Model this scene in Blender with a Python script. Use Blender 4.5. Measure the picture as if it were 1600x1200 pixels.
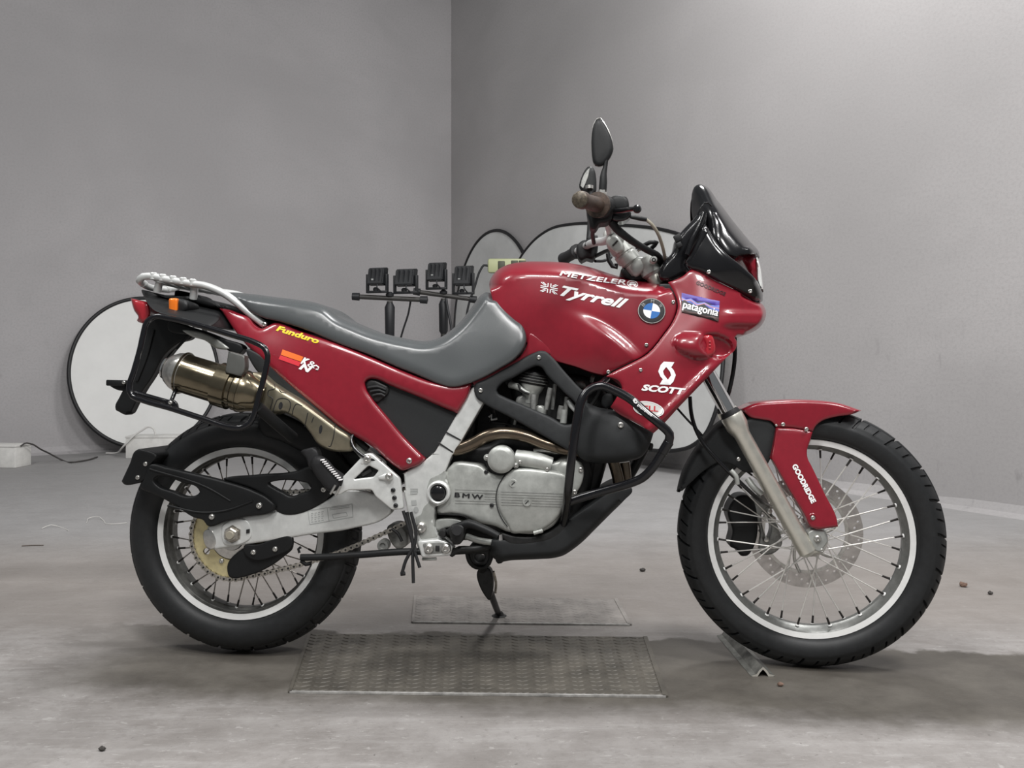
import bpy, bmesh, math, random
import numpy as np
from mathutils import Vector, Matrix
from mathutils.geometry import delaunay_2d_cdt
R = math.radians
random.seed(7)
scn = bpy.context.scene
col = scn.collection
for o in list(bpy.data.objects):
    bpy.data.objects.remove(o)

# ------------------------------------------------------------------ camera, world, lights, exposure
F, YH, H = 1390.0, 556.0, 0.798          # focal length and horizon row on a 1600 x 1200 frame, lens height in metres
cd = bpy.data.cameras.new('camera')
cd.sensor_width = 36.0
cd.lens = F / 1600 * 36.0
cd.shift_y = (YH - 600) / 1600
cd.clip_end = 60
cam = bpy.data.objects.new('camera', cd)
cam.location = (0, 0, H)
cam.rotation_euler = (R(90), 0, 0)
col.objects.link(cam)
scn.camera = cam

wd = bpy.data.worlds.new('world')
scn.world = wd
wd.use_nodes = True
wd.node_tree.nodes['Background'].inputs[0].default_value = (0.93, 0.97, 1.0, 1)
wd.node_tree.nodes['Background'].inputs[1].default_value = 0.14

def area(name, loc, target, sx, sy, power, color=(1, 1, 1), shape='RECTANGLE', spread=180):
    l = bpy.data.lights.new(name, 'AREA')
    l.shape = shape
    l.size = sx
    if shape in ('RECTANGLE', 'ELLIPSE'):
        l.size_y = sy
    l.energy = power
    l.color = color
    l.spread = R(spread)
    o = bpy.data.objects.new(name, l)
    o.location = loc
    d = Vector(target) - Vector(loc)
    o.rotation_euler = d.to_track_quat('-Z', 'Y').to_euler()
    col.objects.link(o)
    return o
area('overhead_light', (-0.5, 0.75, 3.3), (0.1, 2.5, 0.4), 0.7, 0.45, 42, (1, 0.99, 0.98))
area('overhead_light', (1.0, 4.2, 4.5), (0.4, 5.2, 0.0), 0.9, 0.5, 78, (1, 0.99, 0.985))
area('overhead_light', (2.0, 1.2, 4.0), (1.0, 3.8, 0.3), 0.9, 0.6, 92, (1, 0.99, 0.985))
area('overhead_light', (-2.6, 2.2, 4.0), (-2.4, 4.4, 0.4), 0.9, 0.6, 50, (1, 0.99, 0.985))
area('overhead_light', (0.5, -0.5, 3.3), (0.2, 2.4, 0.6), 0.7, 0.45, 46, (1, 0.99, 0.98))  # added fill light, unseen above the camera, brightens the near side of the bike
area('overhead_light', (-0.95, 0.5, 2.6), (-0.2, 2.4, 0.8), 0.2, 0.2, 9, (1, 0.99, 0.97), 'DISK')

scn.view_settings.view_transform = 'Standard'
scn.view_settings.look = 'None'
scn.view_settings.gamma = 1.0
scn.view_settings.use_curve_mapping = False
scn.view_settings.exposure = 0.22

# ------------------------------------------------------------------ bike frame of reference
YAW, LEAN, STEER = R(4.97), R(2.2), R(5.82)
ROOT = Vector((-.7249, 2.4085, 0.0))     # below the rear axle
WB = 1.4925                              # wheelbase
RRAD, FRAD = 0.322, 0.3323               # tyre radii
RB = Matrix.Rotation(-YAW, 3, 'Z') @ Matrix.Rotation(-LEAN, 3, 'X')
RBI = RB.transposed()
CAM = Vector((0, 0, H))
CO = RBI @ (CAM - ROOT)
STM = Matrix.Rotation(-STEER, 3, Vector((-math.sin(R(28)), 0, math.cos(R(28)))))
RBI_N = np.array(RBI); CO_N = np.array(CO)

def at_n(P, w):
    """points of the bike (local x forward, -y towards the right-hand side, z up) from drawing coordinates and distance w from its middle plane"""
    P = np.asarray(P, float)
    d = np.stack([(P[:, 0] - 800) / F, np.ones(len(P)), (YH - P[:, 1]) / F], 1) @ RBI_N.T
    t = (-np.asarray(w, float) - CO_N[1]) / d[:, 1]
    return CO_N + d * t[:, None]
def at(px, py, w):
    return Vector(at_n([(px, py)], np.array([w]))[0])
def wat(px, py, Y):
    """world point at depth Y"""
    return Vector(((px - 800) / F * Y, Y, H + (YH - py) / F * Y))
def fl(px, py, z=0.0):
    """world point on the floor"""
    Y = (H - z) * F / (py - YH)
    return Vector(((px - 800) / F * Y, Y, z))

# ------------------------------------------------------------------ materials
MATS = {}
def mat(name, color, rough=0.5, metal=0.0, coat=0.0, noise=None, bump=None, emit=None, spec=0.5, trans=0.0, aniso=None):
    m = bpy.data.materials.new(name)
    m.use_nodes = True
    nt = m.node_tree
    b = nt.nodes['Principled BSDF']
    c = tuple(color) + (1,)
    b.inputs['Base Color'].default_value = c
    b.inputs['Roughness'].default_value = rough
    b.inputs['Metallic'].default_value = metal
    b.inputs['Coat Weight'].default_value = coat
    b.inputs['Coat Roughness'].default_value = 0.06
    b.inputs['Specular IOR Level'].default_value = spec
    b.inputs['Transmission Weight'].default_value = trans
    tc = nt.nodes.new('ShaderNodeTexCoord')
    if noise:                       # (scale, amount of value variation, roughness variation)
        n = nt.nodes.new('ShaderNodeTexNoise')
        n.inputs['Scale'].default_value = noise[0]
        n.inputs['Detail'].default_value = 6
        n.inputs['Roughness'].default_value = 0.65
        nt.links.new(tc.outputs['Object'], n.inputs['Vector'])
        mx = nt.nodes.new('ShaderNodeMix'); mx.data_type = 'RGBA'
        mx.inputs[6].default_value = tuple(max(0, x * (1 - noise[1])) for x in color) + (1,)
        mx.inputs[7].default_value = tuple(min(1, x * (1 + noise[1])) for x in color) + (1,)
        rp = nt.nodes.new('ShaderNodeMapRange')
        rp.inputs[1].default_value = 0.32; rp.inputs[2].default_value = 0.68
        nt.links.new(n.outputs[0], rp.inputs[0])
        nt.links.new(rp.outputs[0], mx.inputs[0])
        nt.links.new(mx.outputs[2], b.inputs['Base Color'])
        if len(noise) > 2:
            rr = nt.nodes.new('ShaderNodeMapRange')
            rr.inputs[1].default_value = 0.3; rr.inputs[2].default_value = 0.7
            rr.inputs[3].default_value = max(0.02, rough - noise[2]); rr.inputs[4].default_value = min(1, rough + noise[2])
            nt.links.new(n.outputs[0], rr.inputs[0])
            nt.links.new(rr.outputs[0], b.inputs['Roughness'])
    if bump:                        # (scale, strength, distance)
        n2 = nt.nodes.new('ShaderNodeTexNoise')
        n2.inputs['Scale'].default_value = bump[0]
        n2.inputs['Detail'].default_value = 4
        nt.links.new(tc.outputs['Object'], n2.inputs['Vector'])
        bp = nt.nodes.new('ShaderNodeBump')
        bp.inputs['Strength'].default_value = bump[1]
        bp.inputs['Distance'].default_value = bump[2]
        nt.links.new(n2.outputs[0], bp.inputs['Height'])
        nt.links.new(bp.outputs[0], b.inputs['Normal'])
    if emit:
        b.inputs['Emission Color'].default_value = tuple(emit[:3]) + (1,)
        b.inputs['Emission Strength'].default_value = emit[3]
    MATS[name] = m
    return m
RED = mat('red_paint', (0.222, 0.0085, 0.0195), 0.30, 0.0, 0.45, noise=(60, 0.06), spec=0.5)
SEAT = mat('seat_vinyl', (0.074, 0.080, 0.082), 0.27, noise=(900, 0.12), bump=(1400, 0.15, 0.001), spec=0.8)
BLK = mat('black_plastic', (0.009, 0.0095, 0.010), 0.5, noise=(300, 0.15), bump=(1500, 0.2, 0.0006), spec=0.32)
DGREY = mat('dark_grey_plastic', (0.020, 0.0215, 0.0225), 0.58, noise=(300, 0.12), bump=(1500, 0.3, 0.0006), spec=0.35)
GLOSS = mat('gloss_black', (0.007, 0.007, 0.008), 0.19, 0.0, 0.25, spec=0.4)
TUBE = mat('black_tube', (0.006, 0.006, 0.0075), 0.20, 0.0, 0.3, spec=0.4)
RUB = mat('rubber', (0.010, 0.010, 0.011), 0.65, noise=(200, 0.2))
TYRE = mat('tyre_rubber', (0.0125, 0.0135, 0.0145), 0.55, noise=(70, 0.22), bump=(500, 0.3, 0.0008))
ALU = mat('silver_alloy', (0.72, 0.73, 0.71), 0.36, 0.35, 0.2, noise=(40, 0.08, 0.08))
CAST = mat('cast_alloy', (0.42, 0.43, 0.405), 0.42, 0.35, 0.1, noise=(45, 0.13, 0.08), bump=(900, 0.2, 0.0005))
FORK = mat('fork_alloy', (0.74, 0.72, 0.64), 0.34, 0.8, 0.1, noise=(40, 0.06, 0.05))
RIMW = mat('rim_machined', (0.88, 0.88, 0.86), 0.4, 0.0, noise=(40, 0.05))
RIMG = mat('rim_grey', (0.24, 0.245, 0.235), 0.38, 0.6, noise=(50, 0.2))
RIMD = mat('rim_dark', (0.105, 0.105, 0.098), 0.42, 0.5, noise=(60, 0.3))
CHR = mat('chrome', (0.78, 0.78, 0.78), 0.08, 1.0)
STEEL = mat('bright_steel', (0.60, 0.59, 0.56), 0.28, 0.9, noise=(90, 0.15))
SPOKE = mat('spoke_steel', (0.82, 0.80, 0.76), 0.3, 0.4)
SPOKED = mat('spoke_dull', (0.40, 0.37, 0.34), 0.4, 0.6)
NIP = mat('nipple_dark', (0.03, 0.026, 0.024), 0.5, 0.4)
BRONZE = mat('heat_tinted_steel', (0.21, 0.18, 0.125), 0.18, 0.95, noise=(9, 0.28, 0.04))
BRONZEL = mat('pale_heat_shield', (0.27, 0.243, 0.178), 0.36, 0.8, noise=(9, 0.28, 0.04))
HEADER = mat('header_pipe_steel', (0.17, 0.135, 0.10), 0.24, 0.9, noise=(8, 0.25, 0.03))
GOLD = mat('sprocket_gold', (0.72, 0.63, 0.36), 0.35, 0.6, noise=(40, 0.15))
CHAIN = mat('chain_steel', (0.50, 0.47, 0.42), 0.35, 0.85, noise=(120, 0.4))
DISC = mat('brake_disc', (0.52, 0.50, 0.48), 0.24, 0.9, noise=(40, 0.2))
ENGD = mat('engine_dark', (0.020, 0.020, 0.020), 0.5, 0.3, noise=(60, 0.4))
ENGG = mat('engine_grey', (0.26, 0.262, 0.25), 0.42, 0.45, noise=(60, 0.35), bump=(300, 0.2, 0.001))
WHT = mat('white_decal', (0.90, 0.89, 0.89), 0.4)
GREYD = mat('grey_decal', (0.38, 0.39, 0.38), 0.5)
INK = mat('black_ink', (0.014, 0.014, 0.015), 0.5)
INKR = mat('dark_red_ink', (0.045, 0.006, 0.010), 0.4)
BLUE = mat('roundel_blue', (0.035, 0.16, 0.46), 0.35)
PURP = mat('sticker_violet', (0.085, 0.055, 0.33), 0.45)
SKYB = mat('sticker_blue', (0.16, 0.20, 0.56), 0.45)
PINK = mat('sticker_pink', (0.62, 0.30, 0.36), 0.45)
YEL = mat('yellow_decal', (0.80, 0.60, 0.02), 0.45)
ORD = mat('orange_decal', (0.85, 0.16, 0.02), 0.45)
RDD = mat('red_decal', (0.66, 0.03, 0.045), 0.45)
BROWN = mat('sticker_brown', (0.05, 0.022, 0.02), 0.5)
RACK = mat('rack_silver', (0.56, 0.57, 0.56), 0.42, 0.3, noise=(60, 0.06))
ORANGE = mat('amber_lens', (0.75, 0.17, 0.012), 0.2, 0.0, 0.5)
TAILR = mat('tail_lens_red', (0.36, 0.018, 0.028), 0.18, 0.0, 0.6)
LENS = mat('clear_lens', (0.75, 0.76, 0.74), 0.1, 0.0, 0.5)
MIRG = mat('mirror_glass', (0.8, 0.8, 0.8), 0.03, 1.0)
HOSE = mat('beige_hose', (0.30, 0.275, 0.22), 0.45)
RUST = mat('rusty_grip', (0.055, 0.036, 0.026), 0.5, noise=(120, 0.6))

# ------------------------------------------------------------------ object helpers
def link(name, me, parent=None, label=None):
    o = bpy.data.objects.new(name, me)
    col.objects.link(o)
    if parent is not None:
        o.parent = parent
    if label:
        o['label'] = label
    return o
def tag(o, label, cat, group=None):
    o['label'] = label
    o['category'] = cat
    if group:
        o['group'] = group
    return o
def empty(name, loc, label, cat, group=None, rot=None):
    o = bpy.data.objects.new(name, None)
    o.empty_display_size = 0.05
    o.location = loc
    if rot is not None:
        o.rotation_euler = rot
    col.objects.link(o)
    return tag(o, label, cat, group)
def mesh(name, V, Fc, mats, angle=35, idx=None, smooth=True):
    me = bpy.data.meshes.new(name)
    me.from_pydata([tuple(v) for v in V], [], [tuple(f) for f in Fc])
    for m in (mats if isinstance(mats, (list, tuple)) else [mats]):
        me.materials.append(m)
    if smooth:
        me.polygons.foreach_set('use_smooth', [True] * len(me.polygons))
    if idx is not None:
        me.polygons.foreach_set('material_index', idx)
    me.update()
    if smooth and angle < 180:
        me.set_sharp_from_angle(angle=R(angle))
    return me

def spline(pts, closed=True, step=4.0):
    """smooth curve through points (2-D or 3-D); a 2-D point with a third entry 1 is a corner"""
    corner = [len(p) == 3 and p[2] == 'c' for p in pts]
    P = np.array([p[:2] if (len(p) == 3 and p[2] == 'c') else p for p in pts], float)
    n = len(P)
    nx = lambda i: (i + 1) % n if closed else min(i + 1, n - 1)
    pv = lambda i: (i - 1) % n if closed else max(i - 1, 0)
    tin, tout = [], []
    for i in range(n):
        a = P[i] - P[pv(i)]; b = P[nx(i)] - P[i]
        la = np.linalg.norm(a); lb = np.linalg.norm(b)
        ua = a / la if la > 1e-9 else b / max(lb, 1e-9)
        ub = b / lb if lb > 1e-9 else ua
        if corner[i]:
            tin.append(ua); tout.append(ub)
        else:
            t = (ua * lb + ub * la) / max(la + lb, 1e-9)
            tin.append(t); tout.append(t)
    out = []
    for i in range(n if closed else n - 1):
        j = nx(i); L = np.linalg.norm(P[j] - P[i])
        k = max(1, int(round(L / step)))
        for q in range(k):
            s = q / k
            h0 = 2 * s**3 - 3 * s**2 + 1; h1 = s**3 - 2 * s**2 + s; h2 = -2 * s**3 + 3 * s**2; h3 = s**3 - s**2
            out.append(h0 * P[i] + h1 * L * tout[i] + h2 * P[j] + h3 * L * tin[j])
    if not closed:
        out.append(P[-1])
    return np.array(out)
def rc(pts, r=3.0, n=4):
    """polygon with rounded corners"""
    P = [np.array(p[:2], float) for p in pts]; out = []
    for i, p in enumerate(P):
        a, b = P[i - 1] - p, P[(i + 1) % len(P)] - p
        la, lb = np.hypot(*a), np.hypot(*b)
        q = min(r, la * .45, lb * .45)
        s, e = p + a / la * q, p + b / lb * q
        for k in range(n + 1):
            t = k / n
            out.append(tuple((1 - t) ** 2 * s + 2 * t * (1 - t) * p + t * t * e))
    return out
def dense(pts, step=5.0):
    P = [np.array(p, float) for p in pts]; out = []
    for i, p in enumerate(P):
        q = P[(i + 1) % len(P)]; k = max(1, int(np.hypot(*(q - p)) / step))
        out += [tuple(p + (q - p) * j / k) for j in range(k)]
    return out
def inside(Q, polys):
    r = np.zeros(len(Q), bool)
    for p in polys:
        x1, y1 = p[:, 0], p[:, 1]
        x2, y2 = np.roll(x1, -1), np.roll(y1, -1)
        for a, b, c, d in zip(x1, y1, x2, y2):
            if b == d:
                continue
            m = ((b > Q[:, 1]) != (d > Q[:, 1])) & (Q[:, 0] < (c - a) * (Q[:, 1] - b) / (d - b) + a)
            r ^= m
    return r
def edge_dist(Q, polys):
    best = np.full(len(Q), 1e9); loc = np.zeros((len(Q), 2))
    for p in polys:
        for a, b in zip(p, np.roll(p, -1, 0)):
            d = b - a; L = d @ d
            t = np.clip(((Q - a) @ d) / max(L, 1e-12), 0, 1)
            c = a + t[:, None] * d
            s = np.hypot(*(Q - c).T)
            m = s < best
            best[m] = s[m]; loc[m] = c[m]
    return best, loc
def tps(ctrl):
    C = np.array(ctrl, float); X = C[:, :2] / 100; z = C[:, 2]; n = len(X)
    def U(r2):
        return np.where(r2 > 1e-12, r2 * np.log(np.maximum(r2, 1e-12)), 0)
    K = U(((X[:, None] - X[None]) ** 2).sum(-1)) + np.eye(n) * 0.02
    Pm = np.c_[np.ones(n), X]
    A = np.zeros((n + 3, n + 3)); A[:n, :n] = K; A[:n, n:] = Pm; A[n:, :n] = Pm.T
    s = np.linalg.solve(A, np.r_[z, 0, 0, 0])
    def f(Q):
        Q = np.asarray(Q, float) / 100
        return U(((Q[:, None] - X[None]) ** 2).sum(-1)) @ s[:n] + s[n] + Q @ s[n + 1:]
    return f
def wfun(w):
    if callable(w):
        return w
    if isinstance(w, (list, tuple)):
        return tps(w)
    return lambda Q: np.full(len(Q), float(w))

def top_fac(Q, line, fall=14.0):
    """1 on and beside a polyline, fading to 0 at distance fall"""
    Q = np.asarray(Q, float); best = np.full(len(Q), 1e9)
    for a, b in zip(line[:-1], line[1:]):
        d = b - a; t = np.clip(((Q - a) @ d) / (d @ d), 0, 1)
        best = np.minimum(best, np.hypot(*(Q - a - t[:, None] * d).T))
    return np.clip(2 - 2 * best / fall, 0, 1)
def to_mid(w, line, fall=12.0, rest=.008):
    """edge drop that brings the surface down to the middle plane along a line"""
    f = wfun(w)
    def g(c):
        k = top_fac(c, line, fall)
        return rest * (1 - k) + (f(c) - .002) * k
    return g
def cdt(polys, extra):
    V, E = [], []
    for p in polys:
        s = len(V)
        V += [Vector((float(x), float(y))) for x, y in p]
        E += [(s + i, s + (i + 1) % len(p)) for i in range(len(p))]
    V += [Vector((float(x), float(y))) for x, y in extra]
    r = delaunay_2d_cdt(V, E, [], 0, 1e-4)
    Q = np.array([tuple(v) for v in r[0]])
    T = np.array([f for f in r[2] if len(f) == 3], int)
    cen = Q[T].mean(1)
    T = T[inside(cen, polys)]
    a, b, c = Q[T[:, 0]], Q[T[:, 1]], Q[T[:, 2]]
    ar = (b[:, 0] - a[:, 0]) * (c[:, 1] - a[:, 1]) - (b[:, 1] - a[:, 1]) * (c[:, 0] - a[:, 0])
    T = T[np.abs(ar) > 1e-6]; ar = ar[np.abs(ar) > 1e-6]
    T[ar > 0] = T[ar > 0][:, ::-1]
    return Q, T

def blob(name, outline, w, parent, m, drop=0.006, Rr=5, back=None, holes=(), grid=9, step=4, bridge=None, label=None,
         smooth=True, angle=40, bump=None, tilt=None):
    """a panel with a rounded rim: outline in drawing coordinates, outer face at distance w from the middle plane, closed
    at back: 'mirror' = the other half of the bike, a number = straight sides down to that distance, None = 12 mm thick"""
    polys = [spline(outline, True, step) if smooth else np.array(dense([p[:2] for p in outline]), float)]
    for h in holes:
        polys.append(spline(h, True, step) if smooth else np.array(dense([p[:2] for p in h]), float))
    wb = wfun(w); dr = drop if callable(drop) else (lambda Q: np.full(len(Q), float(drop)))
    def wf(Q):
        Q = np.asarray(Q, float)
        d, c = edge_dist(Q, polys)
        r = wb(Q)
        if bump is not None:
            r = r + bump(Q)
        t = 1 - np.clip(d / Rr, 0, 1)
        return r - dr(c) * (1 - np.sqrt(np.clip(1 - t * t, 0, 1)))
    lo, hi = polys[0].min(0), polys[0].max(0)
    gx, gy = np.meshgrid(np.arange(lo[0], hi[0], grid), np.arange(lo[1], hi[1], grid * .87))
    gx = gx + (np.arange(gx.shape[0]) % 2)[:, None] * grid / 2
    G = np.c_[gx.ravel(), gy.ravel()]
    G = G[inside(G, polys)]
    if len(G):
        d, _ = edge_dist(G, polys)
        G = G[d > max(Rr, 1) + grid * .35]
    ex = [G] if len(G) else []
    for fr in ((.03, .1, .2, .32, .46, .62, .8, 1.0) if callable(drop) else (0.05, .2, .5, 1.0)):
        dd = Rr * fr
        for p in polys:
            tg = np.roll(p, -1, 0) - np.roll(p, 1, 0)
            tg /= np.maximum(np.hypot(*tg.T), 1e-9)[:, None]
            for sg in (1, -1):
                q = p + sg * dd * np.c_[-tg[:, 1], tg[:, 0]]
                q = q[inside(q, polys)]
                if len(q):
                    dq, _ = edge_dist(q, polys)
                    ex.append(q[dq > dd * .97])
    ex = np.concatenate(ex) if ex else np.zeros((0, 2))
    if len(ex):                      # thin out near-duplicates
        key = np.round(ex / 0.8).astype(int)
        _, ui = np.unique(key, axis=0, return_index=True)
        ex = ex[ui]
    Q, T = cdt(polys, ex)
    W = wf(Q)
    if tilt is not None:
        W = W + tilt(Q)
    P = at_n(Q, W)
    V = [tuple(v) for v in P]; Fc = [tuple(t) for t in T]
    from collections import Counter
    cnt = Counter(); dirc = {}
    for t in T:
        for a, b in ((t[0], t[1]), (t[1], t[2]), (t[2], t[0])):
            cnt[(min(a, b), max(a, b))] += 1
            dirc[(min(a, b), max(a, b))] = (a, b)
    bd = [dirc[k] for k, v in cnt.items() if v == 1]
    n = len(V)
    if back == 'mirror':
        V += [(x, -y, z) for x, y, z in V]
        Fc += [(t[0] + n, t[2] + n, t[1] + n) for t in T]
    else:
        if back is None:
            bw = [-(y) - 0.012 for x, y, z in V]
        elif callable(back):
            bw = back(Q)
        else:
            bw = [back] * n
        V += [(v[0], -bw[i], v[2]) for i, v in enumerate(V)]
        Fc += [(t[0] + n, t[2] + n, t[1] + n) for t in T]
    for a, b in bd:
        if bridge is not None and not bridge((Q[a] + Q[b]) / 2):
            continue
        Fc.append((b, a, a + n, b + n))
    me = mesh(name, V, Fc, m, angle)
    o = link(name, me, parent, label)
    return o, wf

def frames(P):
    P = np.asarray(P, float)
    T = np.gradient(P, axis=0); T /= np.maximum(np.linalg.norm(T, axis=1), 1e-12)[:, None]
    u = np.array([0, 0, 1.0]) if abs(T[0][2]) < .9 else np.array([0, 1.0, 0])
    U = []
    for t in T:
        u = u - t * (u @ t)
        u /= np.linalg.norm(u)
        U.append(u.copy())
    U = np.array(U)
    return T, U, np.cross(T, U)
def tube_geo(P, r, n=10, cap=True, flat=1.0):
    P = np.asarray(P, float)
    T, U, B = frames(P)
    r = np.broadcast_to(np.asarray(r, float), (len(P),))
    V, Fc = [], []
    a = np.linspace(0, 2 * math.pi, n, endpoint=False)
    for i in range(len(P)):
        for t in a:
            V.append(P[i] + r[i] * (math.cos(t) * U[i] + flat * math.sin(t) * B[i]))
    for i in range(len(P) - 1):
        for k in range(n):
            k2 = (k + 1) % n
            Fc.append((i * n + k, i * n + k2, (i + 1) * n + k2, (i + 1) * n + k))
    if cap:
        Fc.append(tuple(range(n - 1, -1, -1)))
        Fc.append(tuple(range((len(P) - 1) * n, len(P) * n)))
    return V, Fc
def tube(name, pts, r, parent, m, n=10, step=.012, closed=False, px=True, label=None, flat=1.0):
    """pts: (px, py, w) drawing points, or 3-D points with px=False"""
    P = [at(*p) for p in pts] if px else [Vector(p) for p in pts]
    S = spline([tuple(p) for p in P], closed, step)
    if closed:
        S = np.r_[S, S[:1]]
    if not np.isscalar(r):
        L = np.r_[0, np.cumsum(np.linalg.norm(np.diff(S, axis=0), axis=1))]
        r = np.interp(L / L[-1], np.linspace(0, 1, len(r)), r)
    V, Fc = tube_geo(S, r, n, not closed, flat)
    return link(name, mesh(name, V, Fc, m, 50), parent, label)
def lathe_geo(prof, p0, axis, n=24, closed=False):
    """profile of (radius, height) along axis from p0"""
    p0 = np.array(p0, float); ax = np.array(axis, float); ax /= np.linalg.norm(ax)
    u = np.array([0, 0, 1.0]) if abs(ax[2]) < .9 else np.array([1.0, 0, 0])
    u = u - ax * (u @ ax); u /= np.linalg.norm(u); v = np.cross(ax, u)
    V, Fc = [], []
    m = len(prof)
    for k in range(n):
        t = 2 * math.pi * k / n
        for r, h in prof:
            V.append(p0 + ax * h + r * (math.cos(t) * u + math.sin(t) * v))
    for k in range(n):
        k2 = (k + 1) % n
        for i in range(m if closed else m - 1):
            j = (i + 1) % m
            Fc.append((k * m + i, k2 * m + i, k2 * m + j, k * m + j))
    if not closed:
        if prof[0][0] > 1e-6:
            Fc.append(tuple(k * m for k in range(n - 1, -1, -1)))
        if prof[-1][0] > 1e-6:
            Fc.append(tuple(k * m + m - 1 for k in range(n)))
    return V, Fc
def lathe(name, prof, p0, axis, parent, m, n=24, closed=False, angle=35, label=None):
    V, Fc = lathe_geo(prof, p0, axis, n, closed)
    me = mesh(name, V, Fc, m, angle)
    bm = bmesh.new(); bm.from_mesh(me)
    bmesh.ops.remove_doubles(bm, verts=bm.verts, dist=1e-6)
    bmesh.ops.recalc_face_normals(bm, faces=bm.faces)
    bm.to_mesh(me); bm.free()
    me.set_sharp_from_angle(angle=R(angle))
    return link(name, me, parent, label)
def box_geo(c, ux, uy, uz):
    c, ux, uy, uz = [np.array(q, float) for q in (c, ux, uy, uz)]
    V = [c + sx * ux + sy * uy + sz * uz for sx in (-1, 1) for sy in (-1, 1) for sz in (-1, 1)]
    Fc = [(0, 1, 3, 2), (4, 6, 7, 5), (0, 4, 5, 1), (2, 3, 7, 6), (0, 2, 6, 4), (1, 5, 7, 3)]
    return V, Fc
def box(name, c, ux, uy, uz, parent, m, bevel=0.0, label=None):
    V, Fc = box_geo(c, ux, uy, uz)
    me = bpy.data.meshes.new(name)
    me.from_pydata([tuple(v) for v in V], [], Fc)
    bm = bmesh.new(); bm.from_mesh(me)
    bmesh.ops.recalc_face_normals(bm, faces=bm.faces)
    if bevel:
        bmesh.ops.bevel(bm, geom=list(bm.edges), offset=bevel, segments=2, affect='EDGES', profile=.5)
    bm.to_mesh(me); bm.free()
    me.materials.append(m)
    me.polygons.foreach_set('use_smooth', [True] * len(me.polygons))
    me.set_sharp_from_angle(angle=R(40))
    return link(name, me, parent, label)
def join(*geos):
    V, Fc = [], []
    for v, f in geos:
        s = len(V)
        V += list(v)
        Fc += [tuple(i + s for i in q) for q in f]
    return V, Fc

# unit bolt: button head with a socket, axis towards -y
bv, bf = lathe_geo([(0.0, -.18), (.30, -.18), (.42, -.52), (.60, -.55), (.86, -.40), (1.0, 0.0), (1.0, .6)], (0, 0, 0), (0, 1, 0), 16)
BOLT_ME = mesh('bolt', bv, bf, STEEL, 30)
BOLT_DK = mesh('bolt_dark', bv, bf, INK, 30)
bm_ = bmesh.new(); bm_.from_mesh(BOLT_ME); bmesh.ops.recalc_face_normals(bm_, faces=bm_.faces); bm_.to_mesh(BOLT_ME); bm_.to_mesh(BOLT_DK); bm_.free()
BOLT_ME.materials.clear(); BOLT_ME.materials.append(STEEL)
BOLT_DK.materials.clear(); BOLT_DK.materials.append(INK)
def bolt(px, py, w, rpx, parent, dark=False, name='bolt'):
    p = at(px, py, w)
    s = rpx * (at(px + 1, py, w) - p).length
    o = link(name, BOLT_DK if dark else BOLT_ME, parent)
    o.location = p
    o.scale = (s, s, s)
    return o

def decal_mesh(name, Q, T, wf, lift, m, parent, label=None):
    P = at_n(Q, wf(Q) + lift)
    return link(name, mesh(name, P, T, m, 180), parent, label)
def decal_poly(name, pts, wf, m, parent, lift=.0012, grid=8, label=None, holes=(), smooth=False):
    polys = [spline(pts, True, 2.5) if smooth else np.array(pts, float)] + [np.array(h, float) for h in holes]
    lo, hi = polys[0].min(0), polys[0].max(0)
    gx, gy = np.meshgrid(np.arange(lo[0] + 1, hi[0], grid), np.arange(lo[1] + 1, hi[1], grid))
    G = np.c_[gx.ravel(), gy.ravel()]
    G = G[inside(G, polys)] if len(G) else G
    Q, T = cdt(polys, G)
    return decal_mesh(name, Q, T, wf, lift, m, parent, label)
def decal_text(name, text, p0, p1, hpx, wf, m, parent, shear=0.0, bold=0.0, lift=.0014, label=None, spacing=1.0, fat=0.0, arc=0.0):
    cu = bpy.data.curves.new('txt', 'FONT')
    cu.body = text
    cu.shear = shear
    cu.offset = bold
    cu.space_character = spacing
    cu.resolution_u = 3
    ob = bpy.data.objects.new('txt', cu)
    col.objects.link(ob)
    dg = bpy.context.evaluated_depsgraph_get()
    me = bpy.data.meshes.new_from_object(ob.evaluated_get(dg))
    bm = bmesh.new(); bm.from_mesh(me)
    co = [v.co.x for v in bm.verts]
    kx = math.hypot(p1[0] - p0[0], p1[1] - p0[1]) / (max(co) - min(co)); ky = hpx / .69
    bmesh.ops.triangulate(bm, faces=bm.faces)
    for _ in range(5):
        lg = [e for e in bm.edges if math.hypot((e.verts[0].co.x - e.verts[1].co.x) * kx, (e.verts[0].co.y - e.verts[1].co.y) * ky) > 3.5]
        if not lg: break
        bmesh.ops.subdivide_edges(bm, edges=lg, cuts=1)
        bmesh.ops.triangulate(bm, faces=bm.faces)
    bm.verts.index_update()
    V = np.array([tuple(v.co) for v in bm.verts])
    Fc = [tuple(v.index for v in f.verts) for f in bm.faces]
    bm.free()
    bpy.data.objects.remove(ob)
    bpy.data.curves.remove(cu)
    bpy.data.meshes.remove(me)
    x0, x1 = V[:, 0].min(), V[:, 0].max()
    cap = 0.69
    e = np.array(p1, float) - np.array(p0, float); L = np.hypot(*e); e /= L
    up = np.array([e[1], -e[0]])
    u = (V[:, 0] - x0) / (x1 - x0); v = V[:, 1] / cap
    Q = np.array(p0, float) + np.outer(u * L, e) + np.outer(v * hpx + arc * 4 * u * (1 - u), up)
    P = at_n(Q, wf(Q) + lift)
    if fat:                          # heavier strokes: the same outlines laid side by side
        n = len(P); PP, FF = [], []
        for k, (a, b) in enumerate(((-1, 0), (1, 0), (0, .7), (0, -.7), (0, 0))):
            Q2 = Q + fat * (a * e + b * up)
            PP.append(at_n(Q2, wf(Q2) + lift + .00004 * k)); FF += [tuple(i + n * k for i in f) for f in Fc]
        P, Fc = np.concatenate(PP), FF
    return link(name, mesh(name, P, Fc, m, 180, smooth=False), parent, label)
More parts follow.
